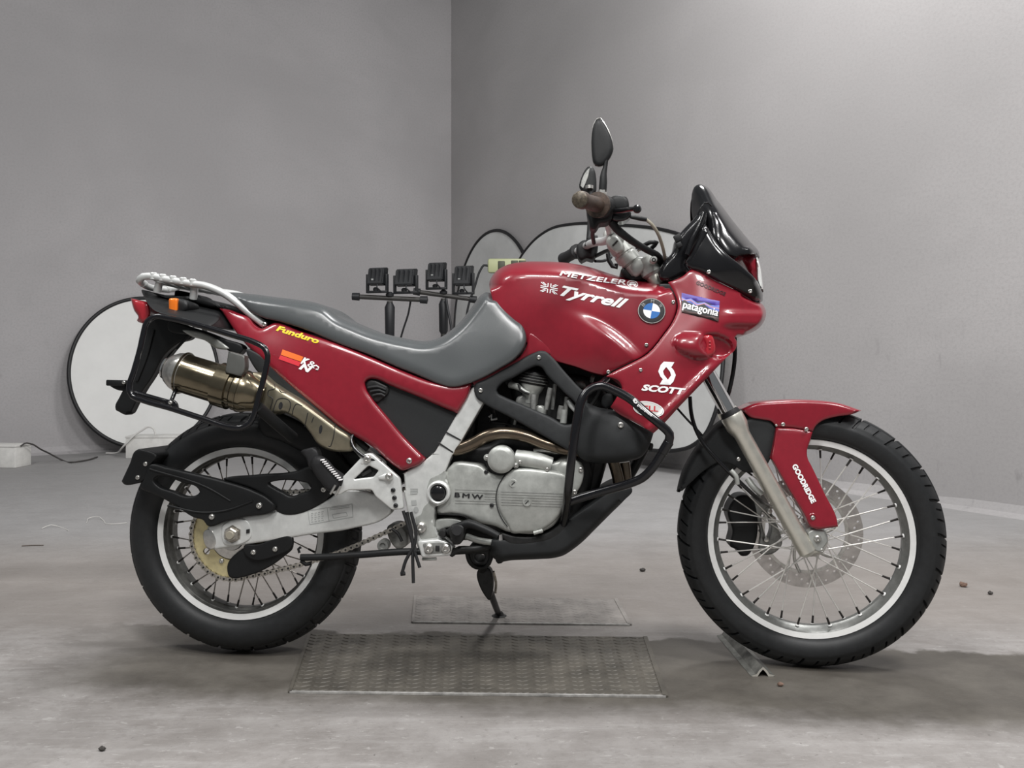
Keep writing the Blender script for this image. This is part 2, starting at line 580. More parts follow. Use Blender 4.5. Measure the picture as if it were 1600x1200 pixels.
def ell(cx, cy, rx, ry, rot=0, n=28, a0=0, a1=360):
    a = np.radians(np.linspace(a0, a1, n, endpoint=(a1 - a0) < 360))
    c, s = math.cos(R(rot)), math.sin(R(rot))
    return [(cx + rx * math.cos(t) * c - ry * math.sin(t) * s, cy + rx * math.cos(t) * s + ry * math.sin(t) * c) for t in a]

# ================================================================== SETTING
def shader(name, base, build, rough=0.7):
    m = bpy.data.materials.new(name); m.use_nodes = True
    nt = m.node_tree; b = nt.nodes['Principled BSDF']
    b.inputs['Roughness'].default_value = rough
    build(nt, b)
    return m
def N(nt, t, **k):
    n = nt.nodes.new(t)
    for a, v in k.items():
        if a == 'dt': n.data_type = v
        elif a == 'op': n.operation = v
        else: n.inputs[a].default_value = v
    return n
def noise(nt, vec, scale, detail=5, rough=.6, dist=0.0):
    n = nt.nodes.new('ShaderNodeTexNoise')
    n.inputs['Scale'].default_value = scale; n.inputs['Detail'].default_value = detail
    n.inputs['Roughness'].default_value = rough; n.inputs['Distortion'].default_value = dist
    nt.links.new(vec, n.inputs['Vector'])
    return n.outputs[0]
def rng(nt, v, a, b, c=0.0, d=1.0, smooth=True):
    n = nt.nodes.new('ShaderNodeMapRange')
    n.interpolation_type = 'SMOOTHSTEP' if smooth else 'LINEAR'
    for i, q in enumerate((a, b, c, d)): n.inputs[i + 1].default_value = q
    nt.links.new(v, n.inputs[0])
    return n.outputs[0]
def mixc(nt, f, a, b):
    n = nt.nodes.new('ShaderNodeMix'); n.data_type = 'RGBA'
    for s, i in ((f, 0), (a, 6), (b, 7)):
        if isinstance(s, (int, float)): n.inputs[i].default_value = s
        elif isinstance(s, tuple): n.inputs[i].default_value = s + (1,)
        else: nt.links.new(s, n.inputs[i])
    return n.outputs[2]
def mth(nt, op, a, b=None):
    n = nt.nodes.new('ShaderNodeMath'); n.operation = op
    for i, s in enumerate((a, b)):
        if s is None: continue
        if isinstance(s, (int, float)): n.inputs[i].default_value = s
        else: nt.links.new(s, n.inputs[i])
    return n.outputs[0]
def vmap(nt, vec, scale=(1, 1, 1), rot=0.0, loc=(0, 0, 0)):
    n = nt.nodes.new('ShaderNodeMapping')
    n.inputs['Scale'].default_value = scale; n.inputs['Rotation'].default_value = (0, 0, rot); n.inputs['Location'].default_value = loc
    nt.links.new(vec, n.inputs['Vector'])
    return n.outputs[0]
def bumpn(nt, b, h, s, d):
    n = nt.nodes.new('ShaderNodeBump'); n.inputs['Strength'].default_value = s; n.inputs['Distance'].default_value = d
    nt.links.new(h, n.inputs['Height']); nt.links.new(n.outputs[0], b.inputs['Normal'])
def blot(nt, X, Y, wob, cx, cy, rx, ry, soft=.35):
    """soft elliptical stain with a ragged edge"""
    a = mth(nt, 'POWER', mth(nt, 'DIVIDE', mth(nt, 'SUBTRACT', X, cx), rx), 2)
    c = mth(nt, 'POWER', mth(nt, 'DIVIDE', mth(nt, 'SUBTRACT', Y, cy), ry), 2)
    d = mth(nt, 'ADD', mth(nt, 'SQRT', mth(nt, 'ADD', a, c)), wob)
    return rng(nt, d, 1 - soft, 1 + soft, 1, 0)

def floor_mat(nt, b):
    tc = nt.nodes.new('ShaderNodeTexCoord'); v = tc.outputs['Object']
    sp = nt.nodes.new('ShaderNodeSeparateXYZ'); nt.links.new(v, sp.inputs[0])
    X, Y = sp.outputs[0], sp.outputs[1]
    big = noise(nt, v, .9, 4); mid = noise(nt, v, 5, 6, .65); fine = noise(nt, v, 42, 6, .7)
    st = noise(nt, vmap(nt, v, (1.2, 9, 1), R(4)), 3.0, 6, .7, .4)          # trowel streaks
    c = mixc(nt, rng(nt, mid, .3, .7), (.235, .218, .206), (.315, .298, .287))
    c = mixc(nt, mth(nt, 'MULTIPLY', rng(nt, st, .46, .70), .42), c, (.40, .385, .375))
    c = mixc(nt, mth(nt, 'MULTIPLY', rng(nt, fine, .50, .72), .55), c, (.20, .185, .175))
    pt = noise(nt, vmap(nt, v, (1, 1.7, 1)), 1.7, 7, .72, .8)
    c = mixc(nt, mth(nt, 'MULTIPLY', rng(nt, pt, .50, .66), .42), c, (.155, .138, .125))
    fl2 = noise(nt, vmap(nt, v, (1, 2.2, 1)), 28, 5, .75, .6)
    c = mixc(nt, mth(nt, 'MULTIPLY', rng(nt, fl2, .58, .68), .55), c, (.47, .455, .44))
    # browner, worn middle of the room, greyer towards the walls
    far = rng(nt, mth(nt, 'ADD', Y, mth(nt, 'MULTIPLY', big, .9)), 3.5, 4.7)
    c = mixc(nt, mth(nt, 'MULTIPLY', far, .6), c, (.315, .315, .318))
    mdl = mth(nt, 'MULTIPLY', rng(nt, Y, 2.4, 2.8), rng(nt, Y, 4.2, 3.2))
    c = mixc(nt, mth(nt, 'MULTIPLY', mdl, .65), c, (.245, .220, .200))
    # darker strip running below the bike, with ragged edges
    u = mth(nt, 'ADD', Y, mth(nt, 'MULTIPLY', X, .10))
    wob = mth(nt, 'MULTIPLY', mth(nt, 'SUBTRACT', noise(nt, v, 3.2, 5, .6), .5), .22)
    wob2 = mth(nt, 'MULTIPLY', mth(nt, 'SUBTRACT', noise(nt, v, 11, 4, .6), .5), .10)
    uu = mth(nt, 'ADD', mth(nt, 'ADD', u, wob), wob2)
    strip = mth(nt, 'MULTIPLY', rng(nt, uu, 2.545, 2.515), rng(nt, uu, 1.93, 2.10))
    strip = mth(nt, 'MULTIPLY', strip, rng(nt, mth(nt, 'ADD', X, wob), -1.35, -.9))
    dark_tone = mixc(nt, rng(nt, mid, .3, .7), (.058, .051, .041), (.098, .088, .072))
    c = mixc(nt, mth(nt, 'MULTIPLY', strip, .92), c, dark_tone)
    # tyre scuff curving away at the left, smaller spots
    for cx, cy, rx, ry, k in ((-.95, 2.46, .28, .03, .6), (.78, 2.45, .30, .10, .55), (-1.5, 3.3, .7, .12, .3), (-.1, 2.0, .5, .035, .35)):
        c = mixc(nt, mth(nt, 'MULTIPLY', blot(nt, X, Y, mth(nt, 'MULTIPLY', wob, 2.2), cx, cy, rx, ry, .5), k), c, (.115, .105, .095))
    pit = rng(nt, noise(nt, v, 75, 3, .5), .70, .76)
    c = mixc(nt, mth(nt, 'MULTIPLY', pit, .6), c, (.12, .11, .10))
    nt.links.new(c, b.inputs['Base Color'])
    nt.links.new(rng(nt, mid, .3, .7, .50, .72), b.inputs['Roughness'])
    bumpn(nt, b, mth(nt, 'ADD', mth(nt, 'ADD', fine, mth(nt, 'MULTIPLY', mid, .8)), mth(nt, 'MULTIPLY', pit, -.6)), .6, .004)
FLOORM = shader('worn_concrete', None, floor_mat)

def wall_mat_for(base, spots):
    def wm(nt, b):
        tc = nt.nodes.new('ShaderNodeTexCoord'); v = tc.outputs['Object']
        sp = nt.nodes.new('ShaderNodeSeparateXYZ'); nt.links.new(v, sp.inputs[0])
        X, Z = sp.outputs[0], sp.outputs[2]
        big = noise(nt, v, .55, 4, .5, .3); mid = noise(nt, vmap(nt, v, (1, 1, 1.6)), 2.2, 5, .6, .6); fine = noise(nt, v, 60, 6, .75)
        d = tuple(x * .90 for x in base); l = tuple(x * 1.06 for x in base)
        c = mixc(nt, rng(nt, big, .35, .65), d, l)
        c = mixc(nt, mth(nt, 'MULTIPLY', rng(nt, mid, .45, .7), .25), c, tuple(x * .86 for x in base))
        c = mixc(nt, mth(nt, 'MULTIPLY', rng(nt, fine, .42, .70), .5), c, tuple(x * .76 for x in base))
        wob = mth(nt, 'MULTIPLY', mth(nt, 'SUBTRACT', noise(nt, v, 2.5, 5, .65), .5), 1.0)
        for cx, cz, rx, rz, k in spots:
            c = mixc(nt, mth(nt, 'MULTIPLY', blot(nt, X, Z, wob, cx, cz, rx, rz, .28), k), c, tuple(x * .72 for x in base))
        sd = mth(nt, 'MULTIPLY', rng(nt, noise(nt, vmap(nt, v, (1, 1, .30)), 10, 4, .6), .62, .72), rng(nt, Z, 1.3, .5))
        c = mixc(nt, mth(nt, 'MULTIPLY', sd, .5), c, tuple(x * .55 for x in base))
        nt.links.new(c, b.inputs['Base Color'])
        bumpn(nt, b, mth(nt, 'ADD', fine, mth(nt, 'MULTIPLY', mid, .5)), .25, .004)
    return wm

CORNER = fl(705, 676)
A_R, A_L = R(-57.0), R(-147.0)
DR = Vector((math.cos(A_R), math.sin(A_R), 0)); DL = Vector((math.cos(A_L), math.sin(A_L), 0))
NR = Vector((DR.y, -DR.x, 0)); NL = Vector((-DL.y, DL.x, 0))     # towards the room
if NR.dot(-CORNER) < 0: NR = -NR
if NL.dot(-CORNER) < 0: NL = -NL
def on_wall(px, py, side, off=0.0):
    n = NR if side == 'r' else NL
    d = Vector(((px - 800) / F, 1, (YH - py) / F))
    t = (n.dot(CORNER) + off - n.dot(CAM)) / n.dot(d)
    return CAM + d * t
def structure(o):
    o['kind'] = 'structure'
    return o
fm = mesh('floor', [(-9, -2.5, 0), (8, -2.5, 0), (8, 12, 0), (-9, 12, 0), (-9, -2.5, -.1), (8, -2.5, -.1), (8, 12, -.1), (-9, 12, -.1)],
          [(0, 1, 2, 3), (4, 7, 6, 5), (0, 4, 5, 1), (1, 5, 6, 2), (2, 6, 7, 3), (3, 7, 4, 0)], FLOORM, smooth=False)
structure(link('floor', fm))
def wall(name, ang, length, m, sgn):
    # local x along the wall from the corner, y away from the room
    V = [(0, 0, 0), (length, 0, 0), (length, 0, 4.6), (0, 0, 4.6)]
    t = .18 * sgn
    V += [(x, t, z) for x, y, z in V]
    Fc = [(0, 1, 2, 3), (4, 7, 6, 5), (0, 4, 5, 1), (1, 5, 6, 2), (2, 6, 7, 3), (3, 7, 4, 0)]
    me = bpy.data.meshes.new(name); me.from_pydata(V, [], Fc); me.materials.append(m)
    bm = bmesh.new(); bm.from_mesh(me); bmesh.ops.recalc_face_normals(bm, faces=bm.faces); bm.to_mesh(me); bm.free()
    o = link(name, me); o.location = CORNER; o.rotation_euler = (0, 0, ang)
    return structure(o)
WALLR = shader('plaster_right', None, wall_mat_for((.405, .391, .390), [(5.1, 1.9, .62, .55, .16), (5.65, .12, .62, .66, .34), (3.8, 2.9, .7, .2, .12), (2.6, 3.5, 1.1, .22, .15)]), .8)
WALLL = shader('plaster_left', None, wall_mat_for((.435, .420, .424), [(3.5, 2.6, .9, .35, .10), (1.2, 1.6, .35, .8, .10), (5.6, .6, .6, .5, .12), (2.2, 3.4, 1.6, .15, .10)]), .8)
wall('wall_right', A_R, 11.0, WALLR, 1)
wall('wall_left', A_L, 11.0, WALLL, -1)
# rounded mortar fillet where wall meets floor
def fillet(name, ang, length, m, sgn, s=.055):
    V, Fc = [], []
    prof = [(0, 0), (0, s), (s * .3, s * .32), (s * 1.15, 0)]
    n = 40
    for i in range(n + 1):
        x = length * i / n
        q = 1 + .25 * math.sin(i * 2.1) * math.sin(i * .7)
        for a, z in prof:
            V.append((x, -sgn * a * q, z * q))
    for i in range(n):
        for k in range(3):
            Fc.append((i * 4 + k, i * 4 + k + 1, i * 4 + 5 + k, i * 4 + 4 + k))
    me = mesh(name, V, Fc, m)
    bm = bmesh.new(); bm.from_mesh(me); bmesh.ops.recalc_face_normals(bm, faces=bm.faces); bm.to_mesh(me); bm.free()
    o = link(name, me); o.location = CORNER; o.rotation_euler = (0, 0, ang)
    structure(o)
fillet('baseboard_right', A_R, 10.5, WALLR, 1)
fillet('baseboard_left', A_L, 10.5, WALLL, -1)

# ---- checker-plate covers let into the floor
PLATE = mat('worn_checker_plate', (.275, .255, .238), .6, .05, noise=(9, .3, .1), bump=(60, .3, .002))
PLATED = mat('oily_checker_plate', (.10, .091, .076), .5, .15, noise=(7, .4, .1), bump=(60, .3, .002))  # darker plate tone, in keeping with the dark floor strip around it
EDGE = mat('plate_edge_metal', (.50, .49, .47), .4, .5, noise=(30, .4))
def plate(corners, m, label, nx, ny, hz=.0017):
    P = [fl(*c, z=.003) for c in corners]      # left-front, right-front, right-back, left-back
    ob = empty('floor_plate', sum(P, Vector()) / 4 * Vector((1, 1, 0)) if False else Vector(((P[0].x + P[2].x) / 2, (P[0].y + P[2].y) / 2, 0)), label, 'floor plate', 'checker plates in the floor')
    o0 = ob.location
    V = [p - o0 for p in P] + [Vector((p.x, p.y, 0)) - o0 for p in P]
    Fc = [(0, 1, 2, 3), (4, 7, 6, 5), (0, 4, 5, 1), (1, 5, 6, 2), (2, 6, 7, 3), (3, 7, 4, 0)]
    link('sheet', mesh('sheet', V, Fc, m, smooth=False), ob)
    TV, TF = [], []
    def bil(u, v):
        return (P[0] * (1 - u) + P[1] * u) * (1 - v) + (P[3] * (1 - u) + P[2] * u) * v - o0
    ex = (P[1] - P[0]).normalized(); ey = Vector((-ex.y, ex.x, 0))
    for i in range(nx):
        for j in range(ny):
            c = bil((i + .5) / nx, (j + .5) / ny)
            a = R(30 if i % 2 else -30)
            d = ex * math.cos(a) + ey * math.sin(a); e = Vector((-d.y, d.x, 0))
            s = len(TV); z = Vector((0, 0, hz))
            TV += [c - d * .0135, c - e * .0036, c + d * .0135, c + e * .0036, c - d * .008 + z, c - e * .0016 + z, c + d * .008 + z, c + e * .0016 + z]
            TF += [(s + 4, s + 5, s + 6, s + 7), (s, s + 1, s + 5, s + 4), (s + 1, s + 2, s + 6, s + 5), (s + 2, s + 3, s + 7, s + 6), (s + 3, s, s + 4, s + 7)]
    t = link('tread', mesh('tread', TV, TF, m, smooth=False), ob)
    t['kind'] = 'stuff'
    for a, b, wd_ in ((0, 1, .004), (1, 2, .006), (0, 3, .004)):
        d = (P[b] - P[a]); L = d.length; d.normalize(); s = Vector((-d.y, d.x, 0))
        mid = (P[a] + P[b]) / 2 - o0
        box('edge_strip', mid + Vector((0, 0, -.0002)), d * L / 2, s * wd_, Vector((0, 0, .0022)), ob, EDGE if a == 0 and b == 1 else m)
    return ob
plate([(453, 1081), (1040, 1088), (1008, 995), (484, 990)], PLATED, 'larger dark checker plate in the floor below the engine, nearest the camera', 40, 17)
plate([(645, 972), (984, 976), (962, 936), (649, 931)], PLATE, 'smaller pale checker plate in the floor behind the side stand foot', 24, 10, .0012)

# ---- bent steel rail stub at the front tyre
ra, rb_ = fl(1136, 993), fl(1192, 1057)
RAILM = mat('galvanised_rail', (.17, .17, .155), .5, .4, noise=(35, .45))
rail = empty('floor_rail', (rb_.x, rb_.y, 0), 'short bent metal channel lying on the floor against the front tyre', 'rail')
dv = (ra - rb_); dvn = dv.normalized(); sv = Vector((dvn.y, -dvn.x, 0))
if sv.x < 0: sv = -sv
pr = [(-.030, .001), (-.016, .005), (-.009, .015), (0, .023), (.009, .015), (.016, .005), (.030, .001)]
V, Fc = [], []
for q, (L, k) in enumerate(((0, 1), (.25, .98), (.5, .95), (.75, .9), (1, .8))):
    for sgn in (0, 1):
        for a, z in pr:
            V.append(dv * L + sv * a * (1 if sgn == 0 else .88) + Vector((0, 0, max(.0006, z * k - (.0035 if sgn else 0)))))
n_ = len(pr)
for q in range(4):
    for sgn in (0, 1):
        for k in range(n_ - 1):
            a = (q * 2 + sgn) * n_ + k; b = ((q + 1) * 2 + sgn) * n_ + k
            Fc.append((a, a + 1, b + 1, b) if sgn else (a, b, b + 1, a + 1))
for k in range(n_ - 1):
    Fc.append((k, k + 1, n_ + k + 1, n_ + k))
link('channel', mesh('channel', V, Fc, RAILM), rail)
# bright sawn end
V, Fc = [], []
for a, z in pr:
    V.append(-dvn * .001 + sv * a + Vector((0, 0, z + .0012))); V.append(-dvn * .001 + sv * a * .84 + Vector((0, 0, max(.0004, z - .005))))
for k in range(n_ - 1):
    Fc.append((2 * k, 2 * k + 2, 2 * k + 3, 2 * k + 1))
link('cut_end', mesh('cut_end', V, Fc, mat('sawn_metal', (.62, .60, .54), .4, .4)), rail, label='bright sawn end')

# ---- loose bits on the floor
STONE = mat('dark_stone', (.055, .05, .046), .8, noise=(60, .4))
STONEB = mat('brown_stone', (.19, .12, .09), .8, noise=(60, .4))
def pebble(px, py, rpx, m, label):
    p = fl(px, py); r = rpx * p.y / F
    bm = bmesh.new(); bmesh.ops.create_icosphere(bm, subdivisions=2, radius=1)
    for v in bm.verts:
        q = 1 + .28 * math.sin(v.co.x * 4 + px) * math.cos(v.co.y * 3 + py)
        v.co = Vector((v.co.x * r * 1.2 * q, v.co.y * r * q, (v.co.z * .75 + .62) * r * q))
    lo = min(v.co.z for v in bm.verts)
    for v in bm.verts: v.co.z -= lo
    me = bpy.data.meshes.new('pebble'); bm.to_mesh(me); bm.free(); me.materials.append(m)
    o = link('pebble', me); o.location = p
    tag(o, label, 'pebble', 'grit on the floor')
pebble(160, 1173, 4.5, STONE, 'dark pebble on pale floor at the lower left, alone')
pebble(1219, 1072, 4, STONEB, 'brown crumb lying just in front of the bent metal channel')
pebble(1505, 917, 5, STONEB, 'brown crumb on the floor right of the front tyre')
pebble(1547, 929, 3.5, STONE, 'small dark crumb furthest right on the floor beyond the front tyre')
pebble(1004, 893, 3.5, STONE, 'dark crumb on the floor between the wheels, left of the front tyre')
WIREM = mat('pale_wire', (.55, .54, .51), .5)
def world_tube(name, P, r, m, parent=None, n=8, step=.02):
    S = spline([tuple(p) for p in P], False, step)
    V, Fc = tube_geo(S, r, n)
    return link(name, mesh(name, V, Fc, m, 60), parent)
tag(world_tube('wire_scrap', [fl(65, 826, .002), fl(80, 820, .012), fl(92, 823, .003), fl(107, 829, .002)], .0018, WIREM),
    'short curl of thin pale wire on the floor far left', 'wire', 'wire scraps on the floor')
tag(world_tube('wire_scrap', [fl(135, 817, .002), fl(144, 808, .010), fl(152, 807, .012), fl(160, 812, .003), fl(172, 819, .002), fl(198, 817, .002)], .0018, WIREM),
    'longer wavy wire scrap on the floor just left of the rear tyre', 'wire', 'wire scraps on the floor')
tag(world_tube('wire_scrap', [fl(34, 853, .002), fl(50, 852, .003), fl(68, 852, .002)], .0022, mat('dark_twig', (.12, .10, .085), .7)),
    'straight dark stick-like wire scrap lying at the far left edge', 'wire', 'wire scraps on the floor')

# ---- photographic reflectors leaning on the walls
RIMB = mat('reflector_rim', (.008, .008, .009), .5)
CLOTH = mat('white_reflector_cloth', (.80, .80, .78), .75, noise=(5, .035), bump=(7, .12, .01))
CLOTHG = mat('translucent_reflector_cloth', (.52, .525, .515), .75, noise=(3, .10), bump=(5, .2, .01))
def reflector(pts, side, off0, off1, m, label, rim):
    """pts traced on the cloth; leans: off0 at the top, off1 at the bottom (distance from the wall)"""
    S = spline(pts, True, 6)
    y0, y1 = S[:, 1].min(), S[:, 1].max()
    W = [on_wall(x, y, side, off0 + (off1 - off0) * (y - y0) / (y1 - y0)) for x, y in S]
    c = sum(W, Vector()) / len(W)
    base = Vector((c.x, c.y, min(p.z for p in W)))
    root = empty('reflector', base, label, 'reflector', 'photo reflectors against the walls')
    n = NR if side == 'r' else NL
    L = [p - base for p in W]; cc = c - base
    V = []
    for k in (0, .25, .5, .75, 1):
        for p in L: V.append(cc + (p - cc) * max(k, .001))
    m_ = len(L); Fc = []
    for q in range(4):
        for k in range(m_):
            k2 = (k + 1) % m_
            Fc.append((q * m_ + k, q * m_ + k2, (q + 1) * m_ + k2, (q + 1) * m_ + k))
    V2 = [v - n * .006 for v in V]; s = len(V)
    Fc += [tuple(i + s for i in reversed(f)) for f in Fc]
    link('cloth', mesh('cloth', V + V2, Fc, m, 180), root)
    S3 = [tuple(p - n * .003) for p in L]
    V, Fc = tube_geo(np.array(S3 + [S3[0]]), rim, 8, False)
    link('rim', mesh('rim', V, Fc, RIMB, 180), root)
reflector(ell(224, 583, 116.5, 117, 0, 40), 'l', .03, .28, CLOTH, 'round white reflector with black rim leaning at left behind the rear wheel', .016)
reflector(ell(776, 523, 66, 163, 0, 40), 'r', .03, .16, CLOTHG, 'narrow-looking reflector with black rim standing in the corner behind the light stands', .016)
reflector([(805, 440), (812, 405), (822, 390), (841, 370), (863, 356.5), (892, 350.5), (920, 349), (950, 351), (1000, 354), (1037, 359.5), (1065, 368), (1092, 387), (1113, 420), (1126, 470), (1130, 530), (1126, 600), (1116, 648), (1098, 683), (1076, 699), (1052, 704), (1005, 702), (930, 688), (862, 660), (818, 600), (802, 520)],
          'r', .05, .34, CLOTHG, 'large oval grey-white reflector on the right wall behind the handlebar and fork', .014)

# ---- white blocks with a cable at the left
BLOCKM = mat('white_block', (.72, .71, .68), .7, noise=(15, .10))
def block(pxl, pxr, pyt, pyb, dep, label, ang):
    p = fl((pxl + pxr) / 2, pyb); s = p.y / F
    w, h = (pxr - pxl) * s, (pyb - pyt) * s * .86
    r = empty('white_block', p + Vector((0, dep / 2, 0)), label, 'block', 'white blocks by the wall', rot=(0, 0, ang))
    box('body', (0, 0, h * .46), (w / 2, 0, 0), (0, dep / 2, 0), (0, 0, h * .46), r, BLOCKM, .006)
    box('lid', (0, 0, h * .96), (w / 2 + .004, 0, 0), (0, dep / 2 + .004, 0), (0, 0, h * .045), r, BLOCKM, .004)
    return p, h
pA, hA = block(-46, 28, 690, 731, .18, 'white block at the left edge of the floor, cut off by the frame', R(-6))
pB, hB = block(196, 292, 676, 716, .20, 'white block on the floor in front of the round white reflector', R(4))
CBL = mat('thin_grey_cable', (.055, .05, .048), .6)
cb = world_tube('cable', [wat(32.5, 697, pA.y + .03), wat(38, 693, pA.y + .05), wat(50, 694, pA.y + .1), fl(62, 701, .12) , fl(78, 709, .06), fl(95, 718, .01), fl(115, 722, .008), fl(135, 719, .008), fl(152, 714, .01)], .006, CBL)
tag(cb, 'thin dark cable sagging along the floor between the two white blocks', 'cable')
yf = pB.y - .03
cb = world_tube('cable', [fl(166, 708, .012), fl(180, 708, .02), wat(196, 694, yf), wat(209, 681, yf), wat(222, 672.5, yf), wat(232, 667, yf), wat(240, 670, yf), wat(243, 679, yf)], .007, BLOCKM)
tag(cb, 'white cable end curling up over the white block by the round reflector', 'cable')

# ---- flood lights on two stands
LAMPB = mat('lamp_housing', (.010, .011, .013), .5)
STANDM = mat('stand_tube', (.045, .043, .04), .45, .2)
def flood(px, py0, py1, w_px, Y, label, tilt=0.10, sq=True):
    """px: centre, py0: top of the housing, py1: foot"""
    s = Y / F
    p = wat(px, py1, Y); hgt = (py1 - py0) * s; w = w_px * s
    r = empty('flood_light', p, label, 'flood light', 'flood lights on the stands', rot=(0, 0, R(-16)))
    hb = hgt * .72; d = .035
    V = []
    for yy, k in ((-d, .90), (d, 1.0)):
        for sx, sz in ((-1, 0), (1, 0), (1, 1), (-1, 1)):
            z = hgt - hb + sz * hb; V.append((sx * w / 2 * k, yy + (z - hgt * .6) * tilt * 2, z if k == 1 else hgt - hb * .5 + (sz - .5) * hb * .86))
    Fc = [(0, 3, 2, 1), (4, 5, 6, 7), (0, 1, 5, 4), (1, 2, 6, 5), (2, 3, 7, 6), (3, 0, 4, 7)]
    Fc = [tuple(reversed(f)) for f in Fc]
    me = mesh('housing', V, Fc, LAMPB, smooth=False)
    bm = bmesh.new(); bm.from_mesh(me); bmesh.ops.bevel(bm, geom=list(bm.edges), offset=.006, segments=2, affect='EDGES'); bmesh.ops.recalc_face_normals(bm, faces=bm.faces); bm.to_mesh(me); bm.free()
    link('housing', me, r)
    for k in (-1, 0, 1):
        box('fin', (k * w * .24, -d - .002, hgt - hb * .46), (.004, 0, 0), (0, .005, 0), (0, 0, hb * .34), r, LAMPB)
    if sq:
        box('label', (-w * .16, -d - .004, hgt - hb * .72), (w * .075, 0, 0), (0, .0012, 0), (0, 0, w * .075), r, GREYD, label='small grey sticker')
    for sx in (-1, 1):
        box('bracket_arm', (sx * (w / 2 + .008), 0, hgt * .36), (.007, 0, 0), (0, .014, 0), (0, 0, hgt * .36), r, LAMPB, .002)
    box('bracket_base', (0, 0, .008), (w / 2 + .014, 0, 0), (0, .016, 0), (0, 0, .008), r, LAMPB, .002)
    lathe('wing_knob', [(.0, .0), (.018, .0), (.020, .012), (.012, .022), (0, .024)], (-w * .08, -.0, .016), (0, 0, 1), r, LAMPB, 12)
    world_tube('lead', [Vector((w * .14, -d - .004, hgt - hb * .95)), Vector((w * .18, -d - .02, hgt * .2)), Vector((w * .30, -.03, .012))], .005, LAMPB, r)
    return r
def stand(x0, y0, x1, y1, pole_px, Y, label):
    a, b = wat(x0, y0, Y), wat(x1, y1, Y); c = wat(pole_px, (y0 + y1) / 2, Y)
    base = Vector((c.x, Y, 0))
    r = empty('light_stand', base, label, 'light stand', 'light stands in the corner')
    a, b = a - base, b - base
    d = (b - a).normalized()
    V, Fc = tube_geo([a, b], .016, 10)
    link('crossbar', mesh('crossbar', V, Fc, STANDM, 50), r)
    for q in (a, b):
        lathe('end_knob', [(0, -.03), (.024, -.028), (.026, .02), (0, .026)], q, d, r, LAMPB, 12)
    zc = (a.z + b.z) / 2
    lathe('pole', [(.020, .35), (.020, zc - .02)], (0, 0, 0), (0, 0, 1), r, STANDM, 14)
    lathe('collar', [(.020, zc - .27), (.031, zc - .25), (.034, zc - .06), (.020, zc - .03)], (0, 0, 0), (0, 0, 1), r, LAMPB, 14)
    lathe('lower_tube', [(.027, .05), (.027, .75)], (0, 0, 0), (0, 0, 1), r, STANDM, 14)
    for k in range(3):
        t = R(90 + 120 * k)
        V, Fc = tube_geo([Vector((0, 0, .62)), Vector((.42 * math.cos(t), .42 * math.sin(t), .014))], .012, 8)
        link('leg', mesh('leg', V, Fc, STANDM, 60), r)
    lathe('clamp_knob', [(.0, 0), (.026, 0), (.028, .016), (.014, .03), (0, .032)], (0, 0, zc + .012), (0, 0, 1), r, LAMPB, 12)
stand(557, 463.5, 663, 468.5, 609, 5.9, 'left light stand with a crossbar in front of the left wall')
stand(652, 456, 740, 468, 693, 6.3, 'right light stand with a crossbar in front of the room corner')
flood(589.5, 417, 458, 29, 5.88, 'leftmost black flood light on the stands')
flood(634, 419, 459, 33, 5.9, 'second black flood light from the left, the one without a grey sticker', sq=False)
flood(682, 409, 452.5, 28, 6.28, 'third black flood light from the left, the highest one')
flood(724, 414, 460, 29, 6.3, 'rightmost black flood light, nearest the power strip')
world_tube_l = world_tube('cable', [wat(642, 468, 5.93), wat(638, 490, 5.95), wat(630, 515, 5.97), wat(622, 545, 6.0), wat(618, 640, 6.05), fl(612, 740, .01)], .0065, LAMPB)
tag(world_tube_l, 'black cable hanging from the second flood light behind the seat', 'cable')
c2 = world_tube('cable', [wat(697, 466, 6.26), wat(700, 485, 6.24), wat(705, 510, 6.22), wat(708, 600, 6.2), fl(709, 730, .01)], .009, LAMPB)
tag(c2, 'black cable running down beside the right light stand pole', 'cable')
# power strip hanging in front of the narrow reflector
STRIPM = mat('pale_green_plastic', (.45, .48, .27), .45)
Yp = 7.2
ps = wat(792, 415.5, Yp)
strip = empty('power_strip', ps, 'pale green power strip with dark sockets behind the fuel tank nose', 'power strip')
k_ = Yp / F
box('body', (0, 0, 0), (30 * k_, 0, 0), (0, .028, 0), (0, 0, 11.3 * k_), strip, STRIPM, .02)
for dx, dz in ((-8.5, -1.5), (12, 4), (24, 4)):
    box('socket', (dx * k_, -.026, dz * k_), (5.5 * k_, 0, 0), (0, .008, 0), (0, 0, (8.5 if dx < 0 else 4) * k_), strip, mat('socket_dark', (.05, .055, .03), .5), .006)
V, Fc = tube_geo([Vector((20 * k_, .03, -10 * k_)), Vector((20 * k_, .03, -ps.z + .01))], .014, 10)
link('post', mesh('post', V, Fc, STANDM, 50), strip)
lathe('foot', [(0, 0), (.16, 0), (.16, .012), (.03, .02), (0, .02)], (20 * k_, .03, -ps.z), (0, 0, 1), strip, STANDM, 24)
world_tube('lead', [Vector((-29 * k_, 0, 0)), Vector((-36 * k_, 0, 1 * k_)), Vector((-41 * k_, 0, -6 * k_)), Vector((-50 * k_, 0, -32 * k_)), Vector((-60 * k_, 0, -62 * k_)), Vector((-66 * k_, 0, -110 * k_)), Vector((-66 * k_, .05, -ps.z + .02))], .009, LAMPB, strip)

# ================================================================== MOTORCYCLE
bike = empty('motorcycle', ROOT, 'dark red adventure motorcycle with grey seat standing on the concrete floor', 'motorcycle')
bike.rotation_euler = RB.to_euler()

